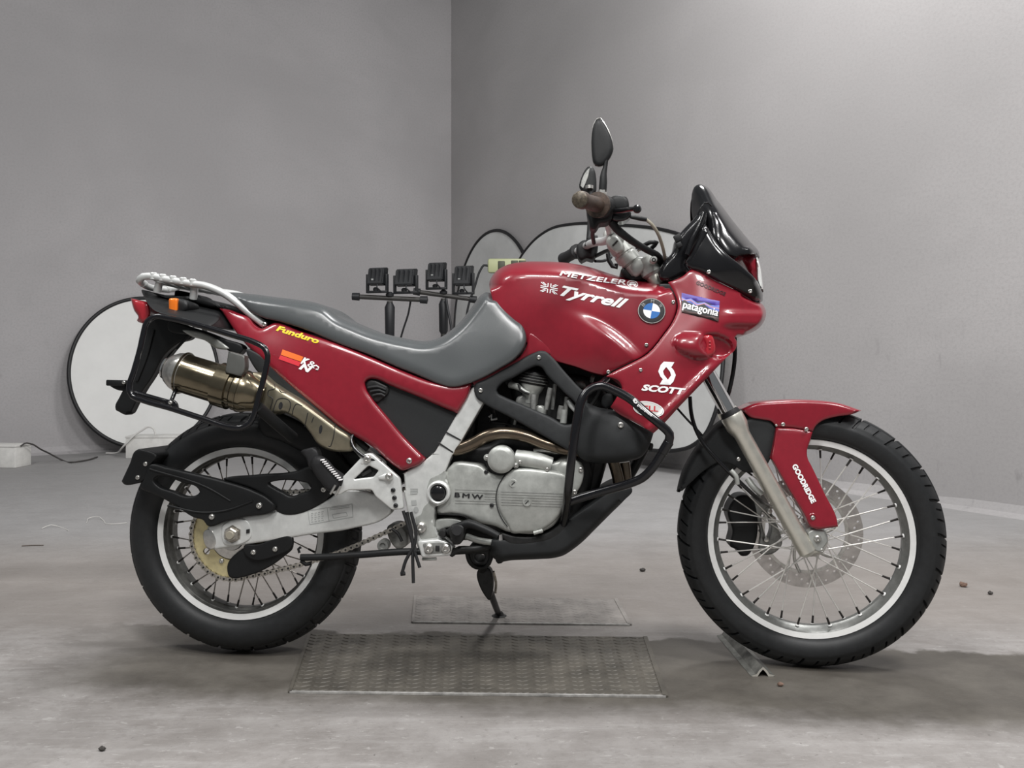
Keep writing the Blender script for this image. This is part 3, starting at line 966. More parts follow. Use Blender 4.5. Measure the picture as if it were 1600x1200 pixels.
# ------------------------------------------------------------------ wheels
def tyre_mesh(Rt, prof, periods, sgrv, deep, slant):
    """prof: half profile from the bead to the crown as (radius, w); tread blocks cut by slanted cross grooves from share sgrv of the profile on"""
    side = spline(prof, False, .0042)
    full = [(r, w) for r, w in side] + [(r, -w) for r, w in side[::-1][1:]]
    m = len(full); V, Fc = [], []
    L = len(side)
    pat = ((0, 1), (.06, 1), (.078, 0), (.19, 0), (.31, 0), (.43, 0), (.445, 2), (.485, 2), (.50, 0), (.62, 0), (.74, 0), (.75, 3), (.785, 3), (.80, 0), (.89, 0), (.982, 0))
    nseg = periods * len(pat)
    for k in range(nseg):
        f, kind = pat[k % len(pat)]
        t0 = 2 * math.pi * (k // len(pat) + f) / periods
        for i, (r, w) in enumerate(full):
            s = min(i, m - 1 - i) / (L - 1)
            th = t0 + slant * (1 - s) * (1 if i < L else .35) + (0 if i < L else .5 * 2 * math.pi / periods * 0)
            g = 0.0
            if kind == 1 and s > sgrv: g = deep
            elif kind == 2 and sgrv + .02 < s < .82: g = deep * .8
            elif kind == 3 and sgrv + .05 < s < .80: g = deep * .6
            if .825 < s < .865: g = max(g, deep * .7)
            if sgrv - .035 < s <= sgrv: g = max(g, .0014)
            cx = Rt - .052
            dr, dw = cx - r, -w
            q = math.hypot(dr, dw) or 1
            r2, w2 = r + dr / q * g, w + dw / q * g
            V.append((r2 * math.cos(th), -w2, r2 * math.sin(th)))
    for k in range(nseg):
        k2 = (k + 1) % nseg
        for i in range(m - 1):
            Fc.append((k * m + i, k * m + i + 1, k2 * m + i + 1, k2 * m + i))
    return mesh('tyre', V, Fc, TYRE, 30)
fprof = [(.2530, .0240), (.2555, .0300), (.260, .0385), (.270, .0455), (.284, .0492), (.297, .0485), (.309, .0425), (.321, .030), (.3295, .014), (FRAD, 0)]
rprof = [(.2280, .0360), (.2305, .0425), (.235, .0520), (.245, .0605), (.258, .0650), (.272, .0655), (.286, .0620), (.302, .050), (.314, .028), (RRAD, 0)]
def ring_geo(prof, n=96):
    m = len(prof); V, Fc = [], []
    for k in range(n):
        t = 2 * math.pi * k / n
        for r, w in prof: V.append((r * math.cos(t), -w, r * math.sin(t)))
    for k in range(n):
        k2 = (k + 1) % n
        for i in range(m):
            j = (i + 1) % m
            Fc.append((k * m + i, k * m + j, k2 * m + j, k2 * m + i))
    return V, Fc
def rim_mesh(Ro, hw, band, well, inner_mat):
    # closed section: flange, machined band, step, well
    half = [(Ro, hw - .004), (Ro - .001, hw), (Ro - band, hw - .002), (Ro - band - .002, hw - .009), (Ro - band - .005, hw - .012), (well + .006, hw * .42), (well, hw * .25)]
    prof = half + [(r, -w) for r, w in half[::-1]] + [(Ro - .006, -(hw - .006)), (Ro - .012, -hw * .5), (well + .008, 0), (Ro - .012, hw * .5), (Ro - .006, hw - .006)]
    V, Fc = ring_geo(prof)
    m = len(prof); idx = []
    for k in range(96):
        for i in range(m):
            idx.append(0 if i in (0, 1, 11, 12, 13) else 1)
    me = mesh('rim', V, Fc, [RIMW, inner_mat], 30, idx)
    bm = bmesh.new(); bm.from_mesh(me); bmesh.ops.recalc_face_normals(bm, faces=bm.faces); bm.to_mesh(me); bm.free()
    return me
def spoke_mesh(r0, w0, r1, w1, lead, m, rad):
    """hub hole at angle 0, rim hole at angle lead"""
    a = Vector((r0, -w0, 0)); b = Vector((r1 * math.cos(lead), -w1, r1 * math.sin(lead)))
    d = (b - a).normalized(); nb = b - d * .020
    V1, F1 = tube_geo([a, nb], rad, 6, False)
    V2, F2 = tube_geo([nb - d * .001, nb + d * .012, b + d * .001], [.0026, .0028, .0034], 6)
    V3, F3 = lathe_geo([(.006, 0), (.005, .003), (0, .0035)], b + d * .002, -d, 8)
    V, Fc = join((V1, F1), (V2, F2), (V3, F3))
    return mesh('spoke', V, Fc, [m, NIP, RIMW], 60, [0] * len(F1) + [1] * len(F2) + [2] * len(F3))
def wheel(loc, rot, Rt, prof, groove, rimargs, hub_r, hub_w, r1, lead, sm, srad, label, phase):
    w = link('wheel', None, bike, label)
    w.empty_display_size = .05
    w.location = loc
    if rot is not None: w.rotation_euler = rot
    link('tyre', tyre_mesh(Rt, prof, *groove), w)
    link('rim', rim_mesh(*rimargs), w)
    sms = []
    for sgn in (1, -1):
        for l in (1, -1):
            sms.append((sgn, l, spoke_mesh(hub_r, hub_w * sgn + (.002 * l), r1, .010 * sgn, lead * l, sm, srad)))
    for sgn, l, me in sms:
        for k in range(9):
            o = link('spoke', me, w)
            # rim holes sit at even spacing: 36 in all
            slot = k * 4 + (0 if l > 0 else 2) + (0 if sgn > 0 else 1)
            ang = 2 * math.pi * slot / 36 + phase - lead * l
            o.rotation_euler = (0, -ang, 0)
    return w
FC = Vector((WB, 0, FRAD)); RC = Vector((0, 0, RRAD))
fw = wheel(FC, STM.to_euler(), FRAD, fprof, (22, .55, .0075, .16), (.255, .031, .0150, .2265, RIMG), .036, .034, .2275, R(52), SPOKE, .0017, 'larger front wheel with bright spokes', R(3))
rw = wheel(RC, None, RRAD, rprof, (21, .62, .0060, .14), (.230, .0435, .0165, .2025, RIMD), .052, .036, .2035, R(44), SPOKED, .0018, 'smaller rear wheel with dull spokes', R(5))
YAX = (0, -1, 0)
lathe('hub', [(.018, -.052), (.042, -.05), (.042, -.032), (.026, -.022), (.024, .02), (.043, .030), (.043, .038), (.020, .046), (.020, .056)], (0, 0, 0), YAX, fw, STEEL, 32)
lathe('hub', [(.03, -.07), (.060, -.06), (.060, -.032), (.036, -.022), (.036, .022), (.060, .032), (.062, .052), (.050, .062), (.030, .066), (.030, .082)], (0, 0, 0), YAX, rw, STEEL, 36)
# front brake disc on the far side
def annulus(name, ro, ri, w, t, parent, m, holes, slots=()):
    n = 72
    polys = [np.array([(ro * math.cos(a), ro * math.sin(a)) for a in np.linspace(0, 2 * math.pi, n, endpoint=False)]),
             np.array([(ri * math.cos(a), ri * math.sin(a)) for a in np.linspace(0, 2 * math.pi, n, endpoint=False)])]
    for cx, cy, r in holes:
        polys.append(np.array([(cx + r * math.cos(a), cy + r * math.sin(a)) for a in np.linspace(0, 2 * math.pi, 8, endpoint=False)]))
    Q, T = cdt([p * 1000 for p in polys], np.zeros((0, 2)))
    Q = Q / 1000
    nn = len(Q)
    V = [(x, -(w + t / 2), y) for x, y in Q] + [(x, -(w - t / 2), y) for x, y in Q]
    Fc = [tuple(f) for f in T] + [tuple(i + nn for i in f[::-1]) for f in T]
    from collections import Counter
    cnt = Counter(); dr = {}
    for f in T:
        for a, b in ((f[0], f[1]), (f[1], f[2]), (f[2], f[0])):
            cnt[(min(a, b), max(a, b))] += 1; dr[(min(a, b), max(a, b))] = (a, b)
    for k, v in cnt.items():
        if v == 1:
            a, b = dr[k]; Fc.append((b, a, a + nn, b + nn))
    me = mesh(name, V, Fc, m, 30)
    bm = bmesh.new(); bm.from_mesh(me); bmesh.ops.recalc_face_normals(bm, faces=bm.faces); bm.to_mesh(me); bm.free()
    return link(name, me, parent)
hs = []
for k in range(18):
    for j, rr in enumerate((.116, .126, .137)):
        a = 2 * math.pi * (k + j * .33) / 18
        hs.append((rr * math.cos(a), rr * math.sin(a), .0034))
annulus('brake_disc', .147, .106, -.062, .005, fw, DISC, hs)
for k in range(6):
    a = 2 * math.pi * k / 6 + .2
    p = [Vector((.043 * math.cos(a - .3), .060, .043 * math.sin(a - .3))), Vector((.08 * math.cos(a), .061, .08 * math.sin(a))), Vector((.110 * math.cos(a + .22), .062, .110 * math.sin(a + .22)))]
    V, Fc = tube_geo(spline([tuple(q) for q in p], False, .01), .0045, 8)
    link('disc_spider', mesh('disc_spider', V, Fc, STEEL, 50), fw)
annulus('disc_carrier', .110, .102, -.062, .006, fw, STEEL, [])
# sprocket on the near side of the rear wheel
SW = .086
SPR = .112
polys = []
nt_ = 47
pts = []
for k in range(nt_):
    for f, r in ((.0, SPR - .006), (.25, SPR - .005), (.42, SPR + .003), (.58, SPR + .003), (.75, SPR - .005)):
        a = 2 * math.pi * (k + f) / nt_
        pts.append((r * math.cos(a) * 1000, r * math.sin(a) * 1000))
polys = [np.array(pts), np.array([(62 * math.cos(a), 62 * math.sin(a)) for a in np.linspace(0, 2 * math.pi, 40, endpoint=False)])]
for k in range(6):
    a = 2 * math.pi * (k + .5) / 6
    polys.append(np.array([(82 * math.cos(a) + 9 * math.cos(t), 82 * math.sin(a) + 9 * math.sin(t)) for t in np.linspace(0, 2 * math.pi, 12, endpoint=False)]))
Q, T = cdt(polys, np.zeros((0, 2))); Q = Q / 1000; nn = len(Q)
V = [(x, -(SW + .003), y) for x, y in Q] + [(x, -(SW - .003), y) for x, y in Q]
Fc = [tuple(f) for f in T] + [tuple(i + nn for i in f[::-1]) for f in T]
sp_ = link('sprocket', mesh('sprocket', V, Fc, GOLD, 30, smooth=False), rw)
lathe('sprocket_carrier', [(.03, .05), (.064, .052), (.066, .080), (.058, .094), (.036, .098), (.034, .104), (.02, .104)], (0, 0, 0), YAX, rw, STEEL, 40)
for k in range(6):
    a = 2 * math.pi * k / 6 + .1
    o = link('bolt', BOLT_ME, rw); o.location = (.071 * math.cos(a), -.091, .071 * math.sin(a)); o.scale = (.007,) * 3

# ------------------------------------------------------------------ chain
chain = link('chain', None, bike); chain.empty_display_size = .03
cw = SW
ce = RC                                   # rear sprocket centre
pf = at(640, 788, cw)                     # front sprocket centre
pf = Vector((pf.x, 0, pf.z)); rf = .038; rr_ = SPR
dv_ = pf - ce; dist = dv_.length; base = math.atan2(dv_.z, dv_.x); off = math.acos((rr_ - rf) / dist)
path = []
a_top, a_bot = base + off, base - off
top0 = Vector((ce.x + rr_ * math.cos(a_top), 0, ce.z + rr_ * math.sin(a_top))); top1 = Vector((pf.x + rf * math.cos(a_top), 0, pf.z + rf * math.sin(a_top)))
b0 = Vector((ce.x + rr_ * math.cos(a_bot), 0, ce.z + rr_ * math.sin(a_bot))); b1 = Vector((pf.x + rf * math.cos(a_bot), 0, pf.z + rf * math.sin(a_bot)))
for k in range(41): path.append(top1.lerp(top0, k / 40))
arc = np.linspace(a_top, a_bot + 2 * math.pi, 60)[1:]
for a in arc: path.append(Vector((ce.x + rr_ * math.cos(a), 0, ce.z + rr_ * math.sin(a))))
for k in range(1, 41):
    q = b0.lerp(b1, k / 40); q.z -= .020 * math.sin(math.pi * k / 40); path.append(q)
for a in np.linspace(a_bot, a_top, 16)[1:-1]: path.append(Vector((pf.x + rf * math.cos(a), 0, pf.z + rf * math.sin(a))))
PP = np.array([(p.x, p.z) for p in path]); PP = np.r_[PP, PP[:1]]
LL = np.r_[0, np.cumsum(np.hypot(*np.diff(PP, axis=0).T))]
nl = int(LL[-1] / .0159 / 2) * 2
ss = np.linspace(0, LL[-1], nl, endpoint=False)
JX = np.interp(ss, LL, PP[:, 0]); JZ = np.interp(ss, LL, PP[:, 1])
def link_mesh(half, thick):
    pit = LL[-1] / nl
    out = [(x * 1000, y * 1000) for x, y in [(pit / 2 + .0065 * math.cos(a), .0065 * math.sin(a)) for a in np.linspace(-2.2, 2.2, 8)] + [(0, .0042)] + [(-pit / 2 - .0065 * math.cos(a), .0065 * math.sin(a)) for a in np.linspace(2.2, -2.2, 8)] + [(0, -.0042)]]
    geos = []
    for sg in (1, -1):
        n = len(out)
        V = [(x / 1000, -sg * half - thick / 2, y / 1000) for x, y in out] + [(x / 1000, -sg * half + thick / 2, y / 1000) for x, y in out]
        geos.append((V, [tuple(range(n - 1, -1, -1)), tuple(range(n, 2 * n))] + [(i, (i + 1) % n, n + (i + 1) % n, n + i) for i in range(n)]))
    nv = sum(len(g[1]) for g in geos)
    for sx in (-1, 1):
        geos.append(lathe_geo([(0, -half - .0026), (.0027, -half - .0024), (.0027, half + .0024), (0, half + .0026)], (sx * pit / 2, 0, 0), (0, 1, 0), 8))
    V, Fc = join(*geos)
    me = mesh('link', V, Fc, [CHAIN, ENGD], 30, [0] * nv + [1] * (len(Fc) - nv))
    bm = bmesh.new(); bm.from_mesh(me); bmesh.ops.recalc_face_normals(bm, faces=bm.faces); bm.to_mesh(me); bm.free()
    return me
LM = [link_mesh(.0085, .0018), link_mesh(.0058, .0018)]
for i in range(nl):
    j = (i + 1) % nl
    o = link('link', LM[i % 2], chain)
    o.location = ((JX[i] + JX[j]) / 2, -cw, (JZ[i] + JZ[j]) / 2)
    o.rotation_euler = (0, -math.atan2(JZ[j] - JZ[i], JX[j] - JX[i]), 0)

# ------------------------------------------------------------------ swing arm and what hangs on it
WS = .118
sa, sawf = blob('swingarm', [(324, 824, 'c'), (345, 816), (431, 798.5), (515, 779), (531, 768), (560, 766), (585, 772), (606, 786), (612, 800), (604, 808), (551, 825.5), (480, 836), (460, 839.5), (400, 848.5), (333, 859, 'c')],
     WS, bike, ALU, drop=.005, Rr=5, back=.084, label='polished alloy swing arm')
blob('axle_adjuster', [(347, 822), (388, 815), (391, 820), (390, 843), (386, 846), (350, 850)], WS + .003, sa, ALU, drop=.003, Rr=3, back=WS - .002, holes=[[(350, 838), (354, 832), (364, 829), (372, 832), (374, 838), (366, 843), (355, 843)]])
blob('axle_recess', [(347, 822), (388, 815), (391, 820), (390, 843), (386, 846), (350, 850)], WS - .001, sa, ENGG, drop=.001, Rr=2, back=WS - .006)
blob('adjuster_end', [(320, 829), (327, 826), (335, 857), (329, 859)], WS + .001, sa, STEEL, drop=.003, Rr=3, back=.09)
axp = at(364, 834.5, WS)
lathe('axle_nut', [(.0, .016), (.008, .016), (.010, .019), (.0155, .019), (.019, .016), (.019, .003), (.024, .003), (.024, 0)], axp, YAX, sa, CHAIN, 6, label='hexagonal axle nut')
lathe('axle_end', [(.0, .024), (.0095, .024), (.011, .022), (.011, .0)], axp, YAX, sa, HOSE, 16)
box('adjuster_mark', at(387.5, 830, WS + .0045), Vector((.0045, 0, .001)), Vector((0, .001, 0)), Vector((0, 0, .005)), sa, INK)
# printed label: fine frame lines and text rows
swf = sawf
def qline(name, a, b, wpx, wf, m, parent, lift=.0009):
    a = np.array(a, float); b = np.array(b, float); d = (b - a) / np.hypot(*(b - a)); n = np.array([-d[1], d[0]]) * wpx / 2
    return [tuple(a - n), tuple(b - n), tuple(b + n), tuple(a + n)]
def strip(a, b, wpx, step=6.0):
    a = np.array(a, float); b = np.array(b, float); L = np.hypot(*(b - a)); d = (b - a) / L; n = np.array([-d[1], d[0]]) * wpx / 2
    k = max(1, int(L / step)); P = [a + (b - a) * i / k for i in range(k + 1)]
    return [[tuple(P[i] - n), tuple(P[i + 1] - n), tuple(P[i + 1] + n), tuple(P[i] + n)] for i in range(k)]
def multi_decal(name, polys, wf, m, parent, lift=.0009, label=None):
    V, Fc = [], []
    for p in polys:
        s = len(V); P = at_n(np.array(p, float), wf(np.array(p, float)) + lift)
        V += list(P); Fc.append(tuple(range(s + len(p) - 1, s - 1, -1)))
    me = mesh(name, V, Fc, m, 180, smooth=False)
    bm = bmesh.new(); bm.from_mesh(me)
    for f in bm.faces:
        f.normal_update()
        if f.normal.y > 0: f.normal_flip()
    bm.to_mesh(me); bm.free()
    return link(name, me, parent, label)
lb = [(481, 798), (550, 787.5), (551.5, 808), (484, 819.5)]
PL = [qline('', lb[i], lb[(i + 1) % 4], .9, swf, INK, sa) for i in range(4)] + [qline('', (511, 793.5), (514, 814.5), .8, swf, INK, sa)]
for k in range(5):
    y = 802.5 + k * 3.3
    PL += [qline('', (486 + q * 5.4, y - (q * 5.4) * .15), (489.5 + q * 5.4 - (k % 2), y - (q * 5.4 + 3.5) * .15), 1.1, swf, INK, sa) for q in range(4)]
for y in (795, 797.5):
    PL.append(qline('', (515, y - .5), (546, y - 5), .9, swf, INK, sa))
PL += [qline('', a, b, .8, swf, INK, sa) for a, b in (((519, 804), (541, 800.5)), ((541, 800.5), (543, 806)), ((543, 806), (521, 810)), ((521, 810), (519, 804)))]
multi_decal('printed_label', PL, swf, GREYD, sa, label='fine-lined adjustment label')
# guards
WG = .128
cg, cgwf = blob('chain_guard', [(349, 748), (400, 742), (466, 735), (483, 729), (494, 734), (524, 742), (520, 770), (514, 777), (431, 797), (422, 783), (402, 768)], WG - .006, bike, BLK, drop=.005, Rr=4, back=.100,
     holes=[[(419, 755), (425, 753), (472, 753), (484, 756.5), (486.5, 761), (484, 766), (472, 770), (452, 775), (445, 771), (430, 763)]], label='black chain guard with a slot')
bolt(505.5, 765, WG - .004, 4.3, cg)
ga, gawf = blob('mudguard_arm', [(224, 751), (235, 726), (262, 731), (297, 739), (343, 750), (396, 767), (419, 779), (431, 794), (428, 797), (380, 808), (355, 814), (323, 820.5), (319, 814), (302, 808), (276, 791), (248, 775), (219, 758)],
     WG + .006, bike, BLK, drop=.005, Rr=4, back=.112, holes=[[(240, 749), (246, 744.5), (257, 744.5), (285, 754), (309, 763), (312, 769), (306, 774), (294, 776), (270, 768), (247, 759)]], label='black slotted mudguard arm')
for q in [((234, 733), (330, 765), (360, 783)), ((262, 790), (318, 801), (352, 798), (395, 783))]:
    tube('rib', [(x, y, WG + .0055) for x, y in q], .003, ga, BLK, 8)
bolt(331, 807.5, WG + .008, 4.6, ga); bolt(405, 790, WG + .008, 4.9, ga)
mf, _ = blob('mud_flap', [(190, 752, 'c'), (203, 724), (212, 704), (217, 701.5), (228, 703), (247, 712), (236, 726), (224, 752), (215, 755), (193, 756)], WG + .0, bike, BLK, drop=.006, Rr=4, back=-.09, label='black mud flap behind the rear tyre')
bolt(227.5, 725, WG + .001, 3.6, mf); bolt(215.3, 746, WG + .001, 3.6, mf)
fin, _ = blob('chain_fin', [(381, 857), (400, 851), (457, 845), (457, 856), (443, 870), (413, 890), (399, 896), (357, 899), (355, 885)], .108, bike, BLK, drop=.004, Rr=3, back=.098, label='black guard below the chain')
f2, _ = blob('fin_plate', [(381, 853), (400, 851), (457, 842), (457, 853), (431, 869), (390, 872.5), (382, 864)], .118, fin, BLK, drop=.003, Rr=2.5, back=.106)
bolt(396, 863, .119, 4.3, fin); bolt(430, 858, .119, 4.3, fin)
blob('rear_inner_fender', [(404, 655), (420, 640), (447, 648), (485, 668), (520, 695), (548, 728), (560, 742), (540, 748), (510, 735), (480, 712), (440, 690), (410, 678)], .078, bike, BLK, drop=.012, Rr=8, back=-.08, label='black mudguard between tyre and exhaust')
blob('airbox_back', [(440, 668), (470, 668), (500, 690), (560, 705), (600, 712), (640, 740), (600, 770), (540, 745), (500, 720), (455, 700)], .06, bike, ENGD, drop=.01, Rr=6, back=-.1)
tube('subframe_tube', [(392, 556, .135), (430, 590, .135), (480, 626, .135), (528, 662, .135), (575, 702, .135)], .0085, bike, BLK, 10)
blob('subframe_rail', [(386, 545), (402, 552), (440, 586), (490, 628), (546, 668), (550, 684), (538, 684), (500, 656), (462, 625), (425, 598), (400, 578)], .158, bike, DGREY, drop=.003, Rr=3, back=.10)
blob('subframe_end', [(524, 668), (540, 672), (575, 704), (600, 728), (590, 738), (556, 708)], .132, bike, CAST, drop=.004, Rr=4, back=.10, label='pale alloy subframe end')

# ------------------------------------------------------------------ exhaust
mw = .190
m0, m1 = at(277, 580, mw), at(385, 613, mw)
md = (m1 - m0).normalized(); mu = (m1 - m0).length
mr = .052
muf = lathe('muffler', [(0, -.032), (.022, -.030), (.036, -.020), (.046, -.004), (mr, .016), (mr, .024), (mr - .0025, .030), (mr - .002, mu * .86), (mr + .001, mu * .88), (mr + .001, mu + .002), (mr - .004, mu + .010), (.040, mu + .034), (.032, mu + .05)], m0, md, bike, BRONZE, 48, label='bronze heat-tinted round silencer')
lathe('end_dome', [(.0, -.0325), (.022, -.0305), (.0363, -.0204), (.0464, -.0042), (mr + .0004, .016), (mr + .0004, .022), (mr - .001, .0225)], m0, md, muf, STEEL, 48, label='pale silver domed end')
lathe('end_cap', [(.014, -.034), (.020, -.036), (.028, -.033), (.030, -.028)], m0, md, muf, CHR, 32)
lathe('strap', [(mr + .001, mu * .60), (mr + .004, mu * .605), (mr + .004, mu * .80), (mr + .001, mu * .805)], m0, md, muf, BRONZE, 48)
blob('hanger', [(357, 549, 'c'), (382, 556, 'c'), (381, 580), (376, 588, 'c'), (352, 582, 'c')], mw + .048, muf, mat('hanger_grey', (.10, .102, .095), .5, .2), drop=.002, Rr=2, back=mw + .02, label='grey hanger bracket over the silencer')
for k in (.07, .93):
    lathe('weld_ring', [(mr - .001, mu * k), (mr + .0025, mu * k + .002), (mr + .0025, mu * k + .006), (mr - .001, mu * k + .008)], m0, md, muf, BRONZE, 48)
tube('seam', [at(277, 606, mw + .045), at(384, 637, mw + .045)], .0018, muf, BRONZE, 6, px=False)
hs_o = [(384, 584), (404, 582), (425, 598), (440, 608), (470, 626), (500, 648), (526, 668), (549, 686), (551, 704), (536, 706), (512, 703), (497, 694), (486, 678), (473, 662), (456, 650), (440, 644), (428, 648), (412, 640), (394, 640), (383, 637)]
hsh, hwf = blob('heat_shield', hs_o, [(385, 590, .200), (385, 630, .200), (425, 605, .202), (425, 640, .203), (450, 618, .200), (455, 645, .200), (490, 645, .194), (490, 675, .192), (530, 674, .182), (530, 700, .178), (551, 700, .172)], bike, BRONZEL, drop=.012, Rr=7, back=.13, label='pale bronze exhaust heat shield')
lines = [[(428, 600), (430, 607), (420, 610), (419, 618), (425, 621), (423, 636), (420, 644)],
         [(426, 645), (430, 632), (433, 625), (452, 626), (454, 631), (451, 644)],
         [(456, 650), (460, 635), (463, 631), (472, 634)], [(476, 667), (481, 645)], [(487, 660), (490, 652)],
         [(513, 697), (515, 698), (519, 690), (523, 670), (524, 662)], [(436, 609), (440, 613), (447, 614)]]
for q in lines:
    S = spline([(*p, ) for p in q], False, 3)
    P = at_n(S, hwf(S) + .0003)
    V, Fc = tube_geo(P, .0011, 6)
    link('slot', mesh('slot', V, Fc, INK, 60), hsh)
multi_decal('tinted_patch', [ell(438.5, 634, 3.2, 6, 10, 14)], hwf, INK, hsh, .0006)
multi_decal('tinted_patch', [ell(501, 671, 2.6, 7, 8, 14)], hwf, INK, hsh, .0006)
tube('header_pipe', [(905, 708, .130), (885, 703, .140), (870, 699, .150), (848, 692, .152), (823, 682, .152), (800, 677.5, .152), (782, 677, .152), (760, 682, .150), (740, 693, .146), (720, 701, .140), (690, 703, .125), (650, 694, .10)], [.013, .0145, .0155, .0155, .016, .016, .016, .0165], bike, HEADER, 20, label='brown heat-stained exhaust header pipe')
tube('header_pipe', [(835, 705, .125), (850, 703, .128), (872, 703, .13), (890, 700, .13)], .012, bike, STEEL, 14, label='bright lower stub of the header')
tube('brake_hose', [(596, 722, .165), (566, 712, .178), (553, 700, .178), (549, 690, .172), (551, 680, .16), (558, 676, .15)], .004, bike, GLOSS, 8)

# ------------------------------------------------------------------ frame
FW = .150
fp, fpwf = blob('frame_plate', rc([(628, 741), (641, 733), (662, 721), (680, 706), (739, 604), (758, 614), (757, 627), (717, 696), (705, 714), (695, 739)], 3) + [(699, 750), (702, 760), (702.5, 770), (700, 780), (694, 787), (684, 791)] + rc([(680, 794), (678, 820), (684, 836), (703, 850), (708, 858), (704, 868), (661, 870), (655, 862), (639, 810), (630, 765)], 4),
    [(640, 740, .150), (700, 670, .150), (745, 610, .148), (685, 770, .156), (650, 800, .152), (690, 855, .160)], bike, ALU, drop=.0045, Rr=3, back=.11, smooth=False, label='silver alloy frame plate with stickers')
blob('cast_step', rc([(696, 735), (684, 742), (672, 748), (667, 762), (671, 784), (662, 792), (658, 804), (649, 808), (652, 829), (658, 843), (684, 840), (679, 824), (679, 794), (684, 787), (699, 772), (701, 756)], 3), lambda Q: fpwf(Q) + .0008, fp, CAST, drop=.0006, Rr=1.5, back=.13, smooth=False)
blob('lower_casting', rc([(652, 846), (684, 843), (694, 845), (708, 854), (703, 868), (659, 871)], 3), .166, fp, ALU, drop=.003, Rr=2.5, back=.14, smooth=False)
pb = at(685.5, 769.5, .156)
lathe('pivot_boss', [(.030, .0), (.029, .008), (.025, .011), (.021, .008), (.021, .0)], pb, YAX, fp, ALU, 36)
lathe('pivot_cap', [(0, .017), (.010, .0165), (.0165, .013), (.0195, .007), (.0195, 0)], pb, YAX, fp, GLOSS, 32, label='domed black pivot cap')
blob('bolt_tray', rc([(660, 849), (692, 847), (703, 854), (701, 864), (664, 866)], 4), .1672, fp, ENGG, drop=.001, Rr=1.5, back=.15, smooth=False)
bolt(658, 824, .157, 9, fp); bolt(670, 857, .168, 8, fp); bolt(697, 857, .168, 8, fp)
box('plug', at(683.5, 857, .169), Vector((.005, 0, 0)), Vector((0, .001, 0)), Vector((0, 0, .007)), fp, INK, .001)
for a, b in (((716, 672), (744, 689)), ((696, 695), (718, 709))) if False else (((727, 674), (706, 674)),):
    pass
def band(p0, p1, wpx, w, parent, m, name='band'):
    d = at(*p1, w) - at(*p0, w); L = d.length
    return box(name, (at(*p0, w) + at(*p1, w)) / 2, d / 2, Vector((0, .0015, 0)), d.normalized().cross(Vector((0, 1, 0))) * (wpx / 2 * L / math.hypot(p1[0] - p0[0], p1[1] - p0[1])), parent, m, .0006)
band((696.5, 675), (720, 688), 2.4, .153, fp, INK); band((684, 691), (708, 707), 2.4, .153, fp, INK)
band((675, 709), (707, 711), .9, .151, fp, ENGG, 'joint')
# small stickers on the plate
multi_decal('sticker', [qline('', (641, 764 + k), (653, 764 + k), 1.2, fpwf, INK, fp) for k in (0, 3, 5)] + [[(641, 769.5), (652, 769), (652, 772), (641, 772.5)]], fpwf, GREYD, fp, .0012)
multi_decal('sticker', [[(642, 782), (650.5, 781.5), (651, 789), (643, 789.5)]], fpwf, GREYD, fp, .0012)
multi_decal('sticker', [ell(650, 796.5, 3.8, 4.8, 0, 16)], fpwf, GREYD, fp, .0012)
# rear peg hanger
ph, phwf = blob('footpeg_bracket', rc([(513, 764), (534, 747), (570, 709), (580, 708), (625, 747), (631, 795), (613, 797), (587, 776), (581, 765), (543, 766), (529, 774), (518, 770)], 4),
     [(520, 765, .186), (575, 715, .175), (600, 745, .172), (622, 780, .168)], bike, ALU, drop=.003, Rr=2.5, back=.155, smooth=False, holes=[rc([(552, 749), (576, 727), (592, 735), (584, 745)], 3)], label='silver rear footpeg bracket')
blob('bracket_back', [(551, 750), (560, 736), (573, 726), (588, 732), (592, 738), (580, 747)], .158, ph, ENGD, drop=.001, Rr=2, back=.15)
tube('strut', [(566, 742, .166), (580, 734, .166)], .0045, ph, ENGD, 8)
for q in (((564, 724), (573, 717)), ((592, 746.5), (607, 744.5))):
    tube('raised_pad', [(x, y, .1765) for x, y in q], [.004, .0095], ph, ALU, 10, flat=.5)
bolt(573.5, 717, .180, 6.2, ph); bolt(607.5, 745, .178, 6.2, ph)
for q in ((614, 766), (616, 778), (618, 790)):
    bolt(q[0], q[1], .172, 3.6, ph, True, 'hole_plug')
pg, _ = blob('rear_footpeg', [(484, 722), (496, 712), (505, 716), (520, 732), (536, 746), (530, 764), (516, 768), (500, 752), (490, 738)], .196, bike, RUB, drop=.012, Rr=7, back=.165, label='folded black rubber rear footpeg')
blob('peg_mount', [(470, 705), (479, 701), (492, 700), (498, 712), (492, 730), (486, 734), (478, 715)], .185, pg, RUB, drop=.006, Rr=3, back=.15)
for k in range(11):
    p = at(504 + k * 2.85, 718.5 + k * 3.1, .197)
    box('tooth', p, Vector((.0042, 0, .0006)), Vector((0, .006, 0)), Vector((0, 0, .0016)), pg, WHT, .0005)
for q in (((516, 772), (524, 758)), ((524, 774), (532, 760))):
    tube('clip', [(x, y, .199) for x, y in q], .003, pg, STEEL, 8)
